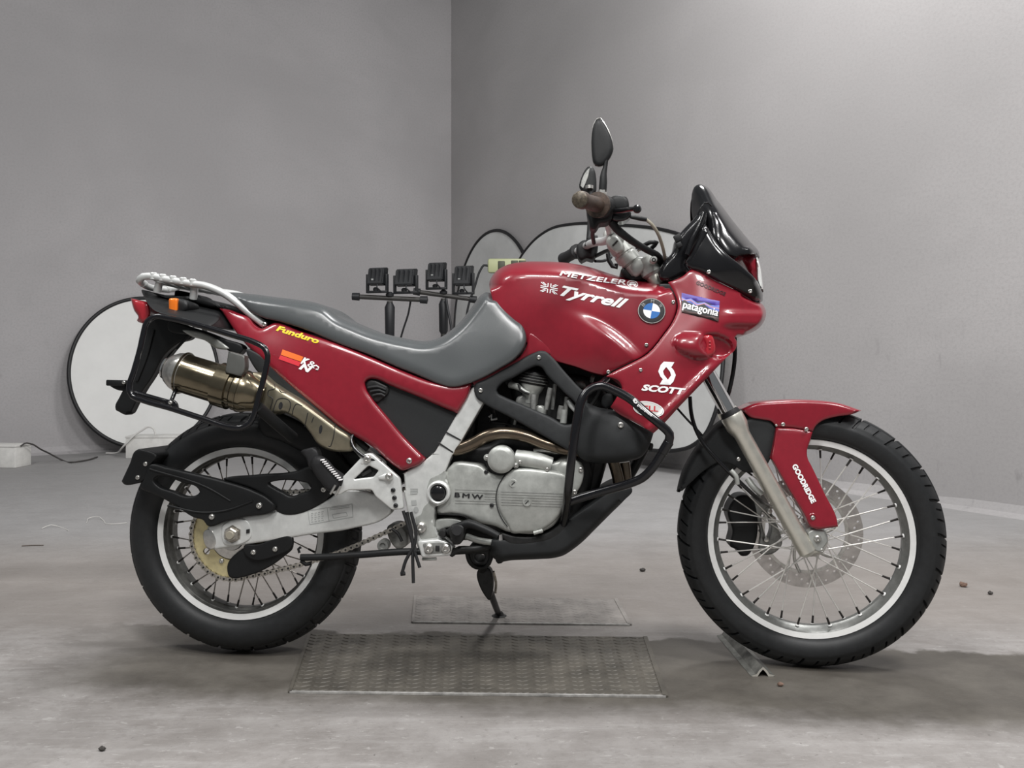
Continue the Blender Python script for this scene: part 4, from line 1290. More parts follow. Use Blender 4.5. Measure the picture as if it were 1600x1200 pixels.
# centre stand lever, ties, prop stand
cs = tube('centre_stand', [(470, 871, .155), (500, 870.5, .155), (560, 867, .155), (632, 862, .155), (700, 862, .14), (768, 857, .10)], [.0088, .0088, .0088, .0088, .0088, .0088], bike, BLK, 12, label='black centre stand lever')
tube('hook', [(468, 864, .158), (466, 858, .158), (470, 855, .158)], .0035, cs, BLK, 8)
tube('foot', [(470, 876, .155), (478, 882, .152), (486, 880, .150)], .005, cs, BLK, 8)
for q in (((630, 798), (640, 830), (648, 862), (656, 887)), ((636, 800), (644, 840), (645, 880), (646, 911)), ((642, 800), (650, 835), (648, 850), (634, 876), (628, 896)), ((634, 805), (645, 845), (650, 862))):
    tube('hanging_hose', [(x, y, .166 + .002 * i) for i, (x, y) in enumerate(q)], .0042, bike, RUB, 8)
tube('hose_end', [(626, 897, .172), (633, 896, .172)], .005, bike, RUB, 8)
bl_p = fl(780, 964); blp = RBI @ (bl_p - ROOT)
sfoot = blp + Vector((0, 0, .004)) if False else blp
wfo = -sfoot.y
st0 = at(752, 884, .02)
stand_o = tube('side_stand', [st0, st0.lerp(sfoot, .35), st0.lerp(sfoot, .7), sfoot + Vector((-.003, 0, .012))], [.011, .010, .0095, .009], bike, ENGD, 12, px=False, label='dark prop stand on the far side')
lathe('stand_foot', [(0, .016), (.010, .016), (.016, .006), (.023, .004), (.023, .0), (0, .0)], RBI @ (bl_p - ROOT), RBI @ Vector((0, 0, 1)), stand_o, ENGD, 20)
blob('stand_plate', [(749, 889), (762, 887), (770, 920), (764, 938), (757, 930)], .0, stand_o, ENGD, drop=.003, Rr=3, back=-.03)
tube('spring', [(771, 893, .02), (775, 910, .0), (774, 926, -.02)], .0035, stand_o, CHAIN, 8)
tube('stand_bracket', [(730, 864, .08), (733, 876, .08), (744, 886, .06), (758, 886, .05), (767, 872, .05), (766, 862, .05)], .006, bike, BLK, 8)
blob('stand_lug', [(730, 858), (768, 858), (766, 876), (757, 888), (745, 886), (735, 876)], .05, bike, ENGD, drop=.004, Rr=4, back=-.05, holes=[[(742, 868), (758, 868), (756, 876), (746, 877)]])

# ------------------------------------------------------------------ engine
blob('engine_block', [(700, 700), (770, 690), (800, 640), (800, 590), (850, 575), (905, 640), (915, 700), (925, 740), (905, 800), (880, 836), (840, 850), (760, 845), (700, 845), (665, 850), (640, 800), (660, 740)], .10, bike, ENGD, drop=.02, Rr=9, back=-.14, label='dark engine block')
blob('front_engine', [(850, 600), (880, 585), (920, 590), (945, 610), (950, 640), (945, 735), (930, 770), (905, 780), (870, 720)], .07, bike, ENGD, drop=.02, Rr=8, back=-.12)
blob('inner_frame', [(650, 720), (690, 680), (735, 630), (770, 590), (835, 556), (860, 551), (950, 588), (972, 608), (952, 650), (905, 705), (760, 705), (700, 740)], .02, bike, ENGD, drop=.01, Rr=6, back=-.08, label='dark inner frame behind the carburettor')
blob('filler', [(640, 745), (660, 700), (700, 640), (740, 640), (735, 700), (690, 760)], .06, bike, ENGD, drop=.01, Rr=6, back=-.1)
ec, ecw = blob('crankcase_cover', [(709, 722.5, 'c'), (716, 721.5), (735, 723), (752, 727), (766, 738), (785, 742), (806, 731), (830, 722), (862, 722), (893, 716), (908, 724), (912, 741), (905, 758), (897, 776), (880, 800), (865, 821), (839, 833), (808, 833), (791, 830), (775, 822.5), (749, 816.5), (729, 808), (706, 803), (684, 802), (683, 793), (690, 783), (699, 773), (700, 761), (694, 748), (695, 739)],
     [(700, 730, .150), (760, 760, .158), (830, 780, .160), (690, 790, .152), (905, 735, .140), (880, 810, .150)], bike, CAST, drop=.011, Rr=5.5, back=.09, label='grey cast engine cover')
cc, ccw = blob('clutch_cover', [(803, 733), (820, 731.5), (848, 734), (870, 737), (886, 744), (890, 765), (883, 790), (872, 808), (856, 823), (838, 831), (820, 832.5), (797, 831), (793, 822), (788, 814), (780, 799), (776, 777), (777, 765), (783, 752), (792, 740)],
     [(800, 740, .170), (780, 790, .168), (830, 775, .180), (875, 760, .170), (840, 825, .165)], bike, CAST, drop=.010, Rr=5, back=.15, label='raised round clutch cover')
S = spline([(803, 732), (792, 739), (783, 751), (777, 764), (775, 777), (779, 799), (787, 815), (793, 823)], False, 3)
V, Fc = tube_geo(at_n(S, ecw(S) + .004), .0012, 6); link('gap', mesh('gap', V, Fc, INK, 60), ec)
oc = at(783, 718, .172)
rcov = lathe('round_cover', [(0, .012), (.022, .012), (.028, .010), (.0335, .004), (.0345, -.004), (.0345, -.05)], oc, YAX, bike, CAST, 40, label='round oil filter cover')
for px, py in ((760.5, 715), (806, 727)):
    q = at(px, py, .165)
    lathe('lug', [(0, .006), (.006, .005), (.008, .002), (.008, -.03)], q, YAX, rcov, CAST, 14)
    bolt(px, py, .172, 2.6, rcov)
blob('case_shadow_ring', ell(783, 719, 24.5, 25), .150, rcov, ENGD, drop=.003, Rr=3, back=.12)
tube('water_pipe', [(806, 715, .150), (826, 718, .152), (845, 722, .152), (861, 727, .150)], [.020, .0215, .0215, .020], bike, CAST, 18, label='short fat alloy neck above the clutch cover')
for px, py in ((812.5, 722), (855, 733.5)):
    bolt(px, py, .172, 3.0, ec)
lathe('generator_dome', [(0, .026), (.016, .025), (.028, .020), (.036, .010), (.040, 0), (.040, -.05)], at(886, 738, .128), YAX, bike, CAST, 32, label='rounded alloy bump at the front of the engine')
blob('front_cover_ear', [(893, 717), (905, 721), (912, 733), (912, 742), (900, 770), (894, 775), (890, 760)], .152, ec, CAST, drop=.006, Rr=4, back=.12)
bolt(907.5, 734, .153, 4.2, ec, False); bolt(898, 769, .153, 4.0, ec)
for x, y in ((801.8, 755.3), (823.3, 784.6)):
    q = at(x, y, ccw([(x, y)])[0] - .001)
    lathe('plug', [(0, .0015), (.0055, .0015), (.006, .0026), (.0098, .0026), (.0108, .001), (.0108, -.004)], q, YAX, cc, CAST, 24)
    box('slot', q + Vector((0, -.0022, 0)), Vector((.004, 0, .004)), Vector((0, .0006, 0)), Vector((.0007, 0, -.0007)), cc, INK)
bolt(759.3, 737.5, .157, 3.2, ec, True, 'hole_plug'); bolt(768.2, 789.5, .162, 3.4, ec, True, 'hole_plug')
SL = []
for k, y in enumerate((765.5, 769.5, 782.5, 786.5)):
    SL += strip((711, y + (-.4 if k < 2 else 0)), (775.5, y + 1.7), .75)
multi_decal('styling_line', SL, ecw, ENGG, ec, .0008)
multi_decal('styling_line', sum([strip((757, 772.3 + 4 * k), (775, 773 + 4 * k), .75) for k in range(3)], []), ecw, ENGG, ec, .0008)
multi_decal('styling_line', sum([strip((778, 768.5 + k * 4.1), (817 if k in (3, 4) else 882, (770 if k in (3, 4) else 772) + k * 4.1), .75) for k in range(6)] + [strip((831, 770.3 + k * 4.1), (882, 772 + k * 4.1), .75) for k in (3, 4)], []), ccw, ENGG, cc, .0008)
decal_text('lettering', 'BMW', (710.5, 776.4), (754, 780), 6.6, ecw, INK, ec, fat=.55, lift=.0018, spacing=1.35, label='raised dark letters on the engine cover')
tube('case_seam', [(685, 803, .150), (705, 804, .152), (727, 807, .154), (735, 813, .15)], .002, ec, ENGD, 6)
# gear lever side: brake pedal, crescent and small brackets
blob('brake_crescent', [(681, 813), (690, 810.5), (706, 810), (722, 814), (727, 818), (712, 822), (698, 825), (682, 829)], .145, bike, CAST, drop=.004, Rr=3, back=.12)
bp_ = tube('brake_pedal', [(700, 832, .165), (722, 821, .172), (733, 818, .175), (750, 824, .18), (768, 832, .185), (779, 838, .188)], [.008, .010, .011, .010, .0095, .009], bike, BLK, 12, label='black brake pedal with bright tip')
tube('pedal_tip', [(782, 835, .190), (782.5, 844, .190)], .0055, bp_, CHR, 12)
blob('peg_clevis', [(702, 824), (712, 820), (724, 822), (724, 836), (719, 850), (708, 850), (704, 840)], .185, bike, ENGD, drop=.004, Rr=3, back=.13)
tube('front_footpeg', [(713, 828, .19), (714, 829, .215)], [.013, .012], bike, RUB, 14, label='rubber front footpeg pointing at the viewer')
lathe('pivot', [(0, .012), (.008, .011), (.011, .006), (.011, -.01)], at(692, 833, .160), YAX, bike, ENGD, 20)
tube('stay', [(705, 866, .15), (718, 858, .16), (735, 858, .15), (770, 852, .12)], .008, bike, ENGD, 10)
tube('stay', [(728, 838, .14), (750, 845, .14), (775, 848, .13)], .008, bike, CAST, 10)
tube('drain_stub', [(660, 873.5, .15), (673, 873.5, .155), (682, 873, .155)], .0038, bike, CAST, 8)
blob('lower_engine_lip', [(781, 832), (800, 836), (830, 838), (850, 834), (872, 820), (880, 812), (886, 820), (870, 840), (840, 848), (790, 846)], .150, bike, ENGD, drop=.006, Rr=4, back=.05)
tube('drain_bolt', [(834, 833, .165), (848, 829, .165)], .005, bike, CAST, 10)
# carburettor and what shows through the triangle
cb_ = lathe('carburettor', [(.0, .0), (.020, .001), (.026, .004), (.0285, .008), (.0285, .010), (.030, .013), (.030, .016), (.034, .019), (.034, .022), (.0375, .026), (.0375, .030), (.033, .031), (.030, .040), (.026, .050), (.021, .055)], at(836, 578, .112), RBI @ Vector((-.18, 0, -1)), bike, ENGD, 40, label='carburettor with ribbed black top')
for k, (h, r_) in enumerate(((.011, .0295), (.0175, .0335), (.0245, .0370), (.0315, .0378))):
    lathe('top_ring', [(r_ - .001, h - .0012), (r_ + .0008, h), (r_ - .001, h + .0012)], at(836, 578, .112), RBI @ Vector((-.18, 0, -1)), cb_, ENGG, 40)
lathe('carb_body', [(.030, .034), (.031, .040), (.026, .052), (.0215, .060), (.0215, .085), (.018, .089)], at(836, 578, .112), RBI @ Vector((-.18, 0, -1)), cb_, CAST, 32)
tube('carb_lug', [(797, 601, .12), (808, 604, .13), (820, 612, .138), (827, 615, .138)], [.009, .009, .006, .005], cb_, CAST, 10)
tube('carb_rod', [(810, 600, .143), (813, 609, .145), (827, 615.5, .145)], .003, cb_, ENGD, 8)
for x0, y0, x1, y1, r_, w_ in ((834, 616, 833, 640, .0072, .14), (860, 606, 853, 640, .0062, .14), (867, 600, 863, 640, .005, .12), (878, 634, 874, 655, .008, .13), (886, 620, 884, 640, .006, .13)):
    tube('carb_pipe', [(x0, y0, w_), ((x0 + x1) / 2, (y0 + y1) / 2, w_), (x1, y1, w_)], [r_, r_ * 1.1, r_ * .9], cb_, ENGG, 12)
blob('float_bowl', [(807, 622), (829, 618), (831, 640), (806, 634)], .13, cb_, ENGG, drop=.006, Rr=4, back=.03)
blob('bowl_block', [(838, 634), (852, 636), (852, 654), (836, 648)], .13, cb_, CAST, drop=.006, Rr=4, back=.03)
tube('bright_elbow', [(888, 626, .135), (893, 634, .14), (900, 643, .14)], [.006, .007, .005], cb_, RACK, 12)
tube('pipe_stub', [(882, 640, .135), (881, 652, .135), (880, 661, .135)], .0085, cb_, CAST, 12)
lathe('banjo', [(0, .004), (.004, .004), (.005, .006), (.009, .006), (.010, 0)], at(796, 597, .11), YAX, cb_, ENGD, 18)
for q in (((763, 640, .10), (768, 648, .11), (764, 660, .10)), ((775, 650, .10), (772, 640, .11), (780, 634, .09)), ((770, 660, .10), (790, 662, .10), (812, 668, .09)), ((800, 652, .08), (806, 662, .10), (820, 668, .10))):
    tube('small_hose', q, .004, bike, ENGD, 8)
tube('pale_clip', [(764, 652, .115), (768, 648, .115), (768, 656, .115), (777, 654, .115)], .003, bike, RACK, 8)
tube('pale_clip', [(806, 655, .115), (804, 664, .115)], .0045, bike, CAST, 8)
tube('oil_line', [(900, 660, .09), (930, 625, .10), (943, 600, .11), (949, 592, .12)], .006, bike, ENGD, 10)
blob('reservoir', [(897, 598), (905, 594), (914, 599), (915, 606), (905, 605)], .08, bike, ENGG, drop=.006, Rr=4, back=.03)
blob('fairing_stay', [(944, 616), (955, 614), (957, 620), (951, 638), (942, 636)], .12, bike, DGREY, drop=.003, Rr=3, back=.09)
tube('small_bolt', [(924, 596, .10), (926, 588, .11)], .005, bike, ENGG, 10)

# ------------------------------------------------------------------ black body panels
tp, tpw = blob('frame_cover', [(741, 603), (760, 592), (800, 570), (835, 551), (843, 548), (852, 549), (862, 557), (880, 578), (898, 598), (916, 619), (918, 640), (910, 670), (906, 700), (893, 706), (880, 699), (840, 676), (795, 651), (757, 631), (745, 622), (741, 612)],
     [(745, 612, .160), (845, 555, .160), (900, 690, .175), (915, 620, .165)], bike, DGREY, drop=.006, Rr=4, back=.13,
     holes=[[(776, 610), (781, 602), (805, 588), (830, 574.5), (838, 571.5), (846, 574), (853, 584), (880, 612), (902, 637), (902, 648), (898, 660), (885, 664), (860, 652), (820, 634), (785, 619), (778, 615)]], label='dark grey triangular frame cover')
bolt(842, 558.5, .161, 3.7, tp); bolt(751, 610, .161, 3.8, tp)
sh, shw = blob('radiator_shroud', [(914, 628, 'c'), (935, 637), (962, 643), (985, 657), (1021, 677, 'c'), (1019, 684), (1012, 702), (1002, 714), (985, 720), (962, 723), (930, 723), (912, 719), (898, 704), (897, 690), (906, 660)],
     [(915, 640, .185), (905, 700, .185), (960, 690, .225), (1010, 690, .205), (960, 650, .215)], bike, DGREY, drop=.03, Rr=13, back=.10, label='dark grey radiator shroud below the fairing')
bolt(970, 664, .222, 5.0, sh)
tube('overflow_tube', [(1004, 694, .15), (1012, 697, .155), (1018, 698.5, .16)], .0095, sh, BLK, 14)
sk, skw = blob('skid_plate', [(768, 844, 'c'), (800, 844), (845, 843), (873, 824), (895, 808), (919, 792), (958, 767), (985, 760, 'c'), (988, 765), (975, 782), (956, 801), (940, 817), (927, 830), (912, 845), (896, 858), (880, 868), (865, 872), (845, 873.5), (800, 875.5), (780, 877), (767, 868)],
     .150, bike, DGREY, drop=lambda Q: np.where(Q[:, 1] > 1.0 * 843 - np.maximum(Q[:, 0] - 845, 0) * .55 + 12, .05, .004), Rr=12, back='mirror', label='dark grey skid plate')
blob('skid_step', [(774, 874), (790, 874), (779, 881), (777, 880)], .10, sk, DGREY, drop=.003, Rr=2, back=-.1)
for a, b, w_ in (((958, 720), (968, 760), .08), ((975, 722), (978, 765), .05)):
    tube('front_header', [(a[0], a[1], w_), ((a[0] + b[0]) / 2 + 1, (a[1] + b[1]) / 2, w_), (b[0], b[1], w_)], .015, bike, HEADER, 14)
tube('cradle_tube', [(1012, 690, -.10), (985, 740, -.10), (965, 770, -.08), (930, 800, -.06)], .014, bike, BLK, 12)
tube('cradle_tube', [(925, 715, .06), (915, 770, .06), (895, 812, .06)], .014, bike, BLK, 12)
# crash bar
cbr = tube('crash_bar', [(879, 830, .125), (884, 800, .17), (888.5, 758, .245), (896.5, 690, .262), (903, 648, .262), (907.5, 628, .258), (916, 613, .252), (928, 605, .250), (942, 603, .252), (958, 609, .256), (981, 621, .266), (1013, 648, .284), (1036, 667, .29), (1046, 678, .288), (1045, 690, .284), (1033, 711, .275), (1018, 733, .265), (1003, 747, .255), (985, 755, .245), (955, 764, .225), (920, 774, .205), (888, 784.5, .195)],
     .0105, bike, TUBE, 16, label='black tubular engine guard')
tube('bar_stay', [(948, 592, .16), (940, 599, .20), (930, 604, .245)], .0085, cbr, TUBE, 12)
lathe('sleeve', [(.0108, 0), (.0118, .001), (.0118, .030), (.0108, .031)], at(1045.5, 690, .284), (at(1033, 711, .275) - at(1045.5, 690, .284)), cbr, TUBE, 16)
def cbw(Q):
    x = np.asarray(Q, float)[:, 0]
    return np.interp(x, [958, 981, 1013, 1036], [.256, .266, .284, .290]) + .0108
decal_poly('maker_mark', [(988.6, 625.5), (990.5, 623), (992.2, 621.8), (993.8, 623), (996, 626), (996.6, 628.6), (995, 630.6), (992.5, 630.6), (990.8, 629.2)], cbw, WHT, cbr, .0012, holes=[[(991.6, 627.6), (994, 625.6), (994.6, 627.6), (993, 628.6)]], label='white maker mark')
TX = []
for k in range(12):
    a0 = np.array([997.6, 630.9]) + np.array([22.6, 17.4]) * k / 12
    n_, d_ = np.array([-.61, .79]), np.array([.79, .61])
    hgt_ = 3.6 if k % 3 else 4.2
    TX.append([tuple(a0), tuple(a0 + d_ * (1.75 if k != 9 else 1.2)), tuple(a0 + d_ * 1.75 + n_ * hgt_ * (.8 if k % 4 == 1 else 1)), tuple(a0 + n_ * hgt_)])
multi_decal('lettering', TX, cbw, WHT, cbr, .0012, label='tiny worn white lettering on the guard')

# ------------------------------------------------------------------ red body
tpan, tpw_ = blob('tail_panel', [(344, 482, 'c'), (356, 483), (372, 489), (390, 497), (397, 507), (408, 513.5), (419, 509), (428, 504.5), (467, 516.5), (520, 534), (580, 558), (630, 579.5), (680, 597.5), (705, 602), (737, 598, 'c'), (733, 614), (715, 646, 'c'), (700, 640), (655, 620.5), (605, 600), (590, 593), (578, 592), (571, 597), (572, 607), (581, 622), (605, 652), (630, 682), (664, 716, 'c'), (661, 721), (640, 732), (628, 735), (618, 729), (580, 697), (537, 672), (492, 636), (455, 605), (420, 573), (387, 541), (370, 521), (355, 499)],
     [(350, 488, .10), (400, 530, .150), (430, 510, .135), (500, 540, .150), (480, 600, .160), (560, 580, .158), (600, 600, .162), (700, 625, .160), (620, 690, .162), (640, 725, .165), (540, 650, .165)],
     bike, RED, drop=.012, Rr=8, back=lambda Q: np.full(len(Q), .085), label='glossy red tail panel', grid=8)
bolt(639.5, 720, .163, 5.0, tpan)
ipan, ipw = blob('side_cover', [(567, 592), (585, 588), (620, 602), (660, 618), (712, 640), (738, 604), (745, 612), (700, 676), (672, 712), (660, 718), (640, 698), (610, 664), (580, 628)], .142, bike, DGREY, drop=.003, Rr=3, back=.10, label='dark grey side cover inside the red panel')
blob('air_intake', [(571, 597), (580, 593), (596, 598), (608, 606), (607, 614), (597, 624), (588, 630), (580, 622), (573, 608)], .150, ipan, ENGD, drop=.006, Rr=4, back=.14)
for k in range(3):
    tube('rib', [(575 + k * 4, 606 + k * 6, .152), (590 + k * 3, 604 + k * 6, .153), (603 - k, 609 + k * 5, .151)], .0035, ipan, RUB, 8)
# far half of the tail, so the seat sits on a body
blob('tail_core', [(350, 480), (400, 490), (470, 515), (580, 555), (690, 598), (730, 600), (700, 640), (620, 640), (540, 620), (470, 590), (400, 540), (362, 505)], .08, bike, BLK, drop=.01, Rr=6, back='mirror')
trim, trw = blob('side_trim', [(737, 597, 'c'), (757, 588), (790, 571), (815, 554), (823, 540), (828, 520), (842, 528), (862, 548), (862, 556), (850, 551), (835, 553), (800, 572), (742, 603)], .150, bike, RED, drop=.003, Rr=3, back=.10, label='red strip under the seat edge')
SEATO = [(350, 459.5), (360, 457), (380, 458), (430, 464), (470, 469), (492, 472.5), (507, 477.5), (530, 494.5), (555, 505.5), (580, 515.5), (605, 522.5), (630, 528), (667, 532.5), (680, 530), (692, 525), (706, 515), (717, 505), (731, 488), (742, 473), (751, 461.5), (760, 456.5), (768, 459), (780, 474), (792, 488.5), (805, 500.5), (815, 508), (821, 520), (821.5, 535), (816, 547), (805, 560), (782, 575), (755, 590), (730, 600), (716, 604), (702, 604.5), (686, 600), (655, 587), (620, 573), (580, 555.5), (530, 537), (480, 516.5), (440, 503.5), (410, 496), (392, 487), (370, 470)]
seat_top = np.array(SEATO[:22] , float)
seat, seatw = blob('seat', SEATO,
     [(370, 462, .11), (440, 490, .140), (530, 520, .150), (620, 560, .160), (700, 580, .160), (760, 560, .166), (800, 540, .174), (770, 480, .140), (700, 545, .152), (740, 500, .140)],
     bike, SEAT, drop=lambda Q: .012 + .070 * top_fac(Q, seat_top, 12), Rr=16, back='mirror', label='grey vinyl two-level seat', grid=7, angle=80)
# fuel tank
TANKO = [(765, 440), (768, 433), (776, 423), (792, 414), (814, 409.5), (846, 408.5), (889, 411), (922, 417.5), (956, 428.5), (980, 435), (1012, 439), (1040, 440.5, 'c'), (1050, 455), (1057, 478), (1051, 500), (1036, 522), (1010, 552), (985, 566), (958, 579), (944, 586.5, 'c'), (925, 582), (900, 573), (866, 563.5), (852, 559), (828, 540), (806, 516), (790, 502), (776, 486), (768, 462)]
tank_top = np.array([p[:2] for p in TANKO[:12]], float)
TANKW = [(775, 440, .125), (800, 430, .135), (790, 480, .140), (850, 425, .142), (900, 430, .146), (960, 445, .150), (1020, 455, .160), (1048, 470, .168), (850, 480, .155), (900, 480, .160), (960, 490, .163), (1010, 500, .168), (850, 530, .150), (900, 540, .154), (870, 560, .148), (940, 575, .160), (1000, 550, .176)]
def pod(Q):
    """knee bulge: a low swelling with a sharp crease along its upper edge"""
    x, y = Q[:, 0], Q[:, 1]
    crease = np.array([(925, 486), (950, 497), (975, 514), (995, 533), (1008, 549)], float)
    a = R(37); c, s = math.cos(a), math.sin(a)
    u = (x - 948) * c + (y - 541) * s; v = -(x - 948) * s + (y - 541) * c
    v = v - (np.clip(u, -80, 80) / 60) ** 2 * 7
    t = np.clip((-v - 12) / 18, 0, 1); up = 1 - t * t * (3 - 2 * t)
    g = np.exp(-np.where(u > 0, (u / 66) ** 4, (u / 52) ** 2)) * np.where(v < 0, up, np.exp(-(v / 52) ** 2))
    return .021 * g
tank, tankw = blob('fuel_tank', TANKO, TANKW, bike, RED, drop=to_mid(TANKW, tank_top, 14, .003), Rr=24, back='mirror', bump=pod, label='glossy dark red fuel tank with stickers', grid=4.6, angle=60)
for x, y in ((1052, 472), (1010, 539), (950.5, 581)):
    bolt(x, y, tankw([(x, y)])[0] + .001, 3.3, tank)
# dark lining behind the seam between tank and fairing
blob('seam_lining', [(1030, 445), (1052, 445), (1068, 478), (1062, 502), (1045, 528), (1018, 560), (990, 578), (962, 590), (945, 590), (950, 576), (980, 558), (1004, 545), (1026, 518), (1042, 496), (1048, 478)], .115, bike, INK, drop=.002, Rr=3, back=.08)
# fairing
FAIRO = [(1044, 441, 'c'), (1056, 437), (1067, 431.5), (1076, 424), (1080, 421.5, 'c'), (1090, 423.5), (1120, 439), (1150, 454), (1180, 469), (1191, 475), (1196.5, 485), (1196, 497), (1191, 507), (1176, 519), (1163, 523.5), (1152, 523), (1148, 527), (1151, 533), (1150, 544), (1136, 558), (1110, 585), (1085, 611), (1060, 637), (1040, 659), (1028, 671), (1021, 677, 'c'), (990, 659), (964, 645), (954, 636, 'c'), (964, 620), (972, 605), (968, 597), (947, 588, 'c'), (960, 580.5), (986, 567.5), (1011, 553.5), (1037, 523.5), (1052, 501), (1059, 478), (1052, 455)]
nose = np.array([(1170, 464), (1185, 471), (1193, 477), (1197, 490), (1191, 508), (1176, 520)], float)
def sstep(x, a, b):
    t = np.clip((x - a) / (b - a), 0, 1)
    return t * t * (3 - 2 * t)
def fair_bump(Q):
    x, y = Q[:, 0], Q[:, 1]
    r = np.zeros(len(Q))
    # dish in front of the turn signal, teardrop swelling behind it
    d = np.hypot((x - 1119 - (y - 541) * .15) / 29, (y - 541 - (x - 1119) * .10) / 20)
    r -= .016 * (1 - sstep(d, .70, 1.0))
    d = np.hypot((x - 1090) / np.where(x < 1090, 38, 26), (y - 541 - (x - 1090) * .16) / 19)
    r += .022 * np.sqrt(np.clip(1 - d * d, 0, 1)) * (1 - sstep(x, 1104, 1112))
    # ridge running into the nose
    yy = y - 489 - (x - 1120) * .02
    r += .012 * (1 - sstep(np.abs(yy - 8), 6, 16)) * sstep(x, 1118, 1150)
    # rolled lower edge
    e = (x - 1021) * .70 + (y - 677) * .71
    r += .007 * (1 - sstep(np.abs(e + 9), 2, 9)) * sstep(y, 555, 580)
    return r
FAIRW = [(1050, 450, .164), (1085, 435, .172), (1060, 480, .182), (1110, 470, .186), (1160, 480, .160), (1190, 490, .135), (1120, 510, .196), (1060, 540, .210), (1145, 540, .175), (1100, 585, .205), (1020, 580, .218), (1040, 630, .225), (970, 610, .212), (970, 640, .215), (1020, 670, .224)]
fair, fairw = blob('fairing', FAIRO, FAIRW, bike, RED, drop=to_mid(FAIRW, nose, 14, .0035), Rr=7, back='mirror', bump=fair_bump, label='glossy dark red front fairing with stickers', grid=4.2, angle=60,
     bridge=lambda p: p[0] > 1075 and p[1] < 530)
bolt(1001, 578, fairw([(1001, 578)])[0] + .001, 3.2, fair)
tube('air_slot', [(1151, 521, .135), (1158, 518.5, .13), (1166, 517, .122)], [.005, .0085, .006], fair, INK, 10)
blob('indicator_lens', [(1100, 525), (1112, 524), (1117, 535), (1117, 550), (1110, 558), (1101, 556), (1103, 540)], lambda Q: .209 - (np.asarray(Q)[:, 0] - 1100) * .0004, fair, TAILR, drop=.008, Rr=6, back=.17, label='red-brown front turn signal lens')
for k in range(3):
    p = at(1109, 534 + k * 5, .206)
    lathe('lens_rib', [(0, .002), (.002, .001), (.0028, 0)], p, YAX, fair, TAILR, 10)
# nose piece above, headlight
blob('nose_cowl', [(1155, 399, 'c'), (1164, 397), (1180, 399), (1184, 412), (1187.5, 437), (1189, 450), (1178, 440), (1166, 420)], .075, bike, RED, drop=.03, Rr=9, back='mirror', label='red headlight cowl')
blob('headlight', [(1181, 402, 'c'), (1184, 402, 'c'), (1188, 416), (1191, 436), (1193, 456, 'c'), (1189, 452)], .080, bike, LENS, drop=.02, Rr=5, back='mirror', label='clear headlight lens')
# windscreen and black panels
wst = np.array([(1081, 303), (1084, 293), (1092, 288), (1100, 289.5), (1122, 315), (1147, 347), (1172, 378), (1187, 397)], float)
WSO = [(1080.5, 315), (1081.5, 301), (1085, 292), (1092, 287.8), (1100, 289.5), (1122, 314.5), (1147, 347), (1172, 377.5), (1186, 394.5), (1187, 403, 'c'), (1178, 399), (1160, 396.5), (1150, 400), (1137, 398), (1118, 378), (1104, 352), (1100, 330), (1092, 334), (1084, 345), (1081, 335)]
WSW = [(1082, 320, .02), (1081, 340, .022), (1084, 300, .02), (1100, 330, .085), (1120, 370, .135), (1150, 395, .145), (1180, 395, .13), (1110, 310, .075), (1150, 355, .11)]
ws, wsw = blob('windscreen', WSO, WSW, bike, GLOSS, drop=to_mid(WSW, wst, 12, .004), Rr=18, back='mirror', label='smoked black windscreen', grid=6, angle=70,
     bridge=lambda p: top_fac([p], wst, 12)[0] > .4)
blob('screen_rim', [(1098, 318), (1106, 313), (1114, 322), (1112, 326), (1103, 322)], .165, ws, CHR, drop=.002, Rr=2, back=.155) if False else None
tube('screen_edge', [(1090, 336, .158), (1095, 325, .162), (1100, 317, .160), (1106, 317, .158), (1112, 322, .15)], .0020, ws, GLOSS, 8)
dsh, dshw = blob('side_deflector', [(1079, 421, 'c'), (1072, 413), (1080, 396), (1090, 374), (1102, 351), (1108, 360), (1118, 377), (1136, 397), (1161, 417), (1187, 446), (1192, 461), (1191.5, 470.5, 'c'), (1185, 471), (1150, 453.5), (1120, 438.5), (1090, 423)],
     [(1080, 415, .168), (1105, 360, .172), (1130, 400, .190), (1180, 450, .150), (1190, 465, .12), (1110, 425, .185)], bike, GLOSS, drop=lambda Q: .008 + .06 * top_fac(Q, np.array([(1187, 446), (1192, 461), (1191, 470)], float), 12), Rr=9, back='mirror', label='gloss black panel below the windscreen', grid=7, bridge=lambda p: p[0] > 1175)
bolt(1107.5, 425, dshw([(1107.5, 425)])[0] + .001, 3.6, dsh); bolt(1172, 455, dshw([(1172, 455)])[0] + .001, 3.6, dsh)
inn, _ = blob('cockpit_panel', [(1057, 372), (1063, 364), (1082, 344), (1094, 332), (1101, 330), (1104, 350), (1092, 374), (1080, 398), (1072, 413), (1078, 424), (1066, 433), (1045, 441), (1032, 438), (1028, 428), (1036, 410), (1050, 395)], .125, bike, GLOSS, drop=.02, Rr=9, back=.06, label='black cockpit surround inside the screen')
tube('cockpit_rib', [(1074, 398, .158), (1082, 375, .160), (1094, 350, .160), (1100, 333, .158)], .006, inn, GLOSS, 10)
tube('cockpit_rib', [(1082, 408, .160), (1086, 396, .165), (1096, 375, .168), (1102, 362, .17)], .007, inn, GLOSS, 10)
box('clip', at(1059, 372, .15), Vector((.008, 0, .004)), Vector((0, .006, 0)), Vector((-.004, 0, .008)), inn, BLK, .002)
box('clip', at(1061, 383, .15), Vector((.006, 0, .003)), Vector((0, .006, 0)), Vector((-.003, 0, .006)), inn, BLK, .002)

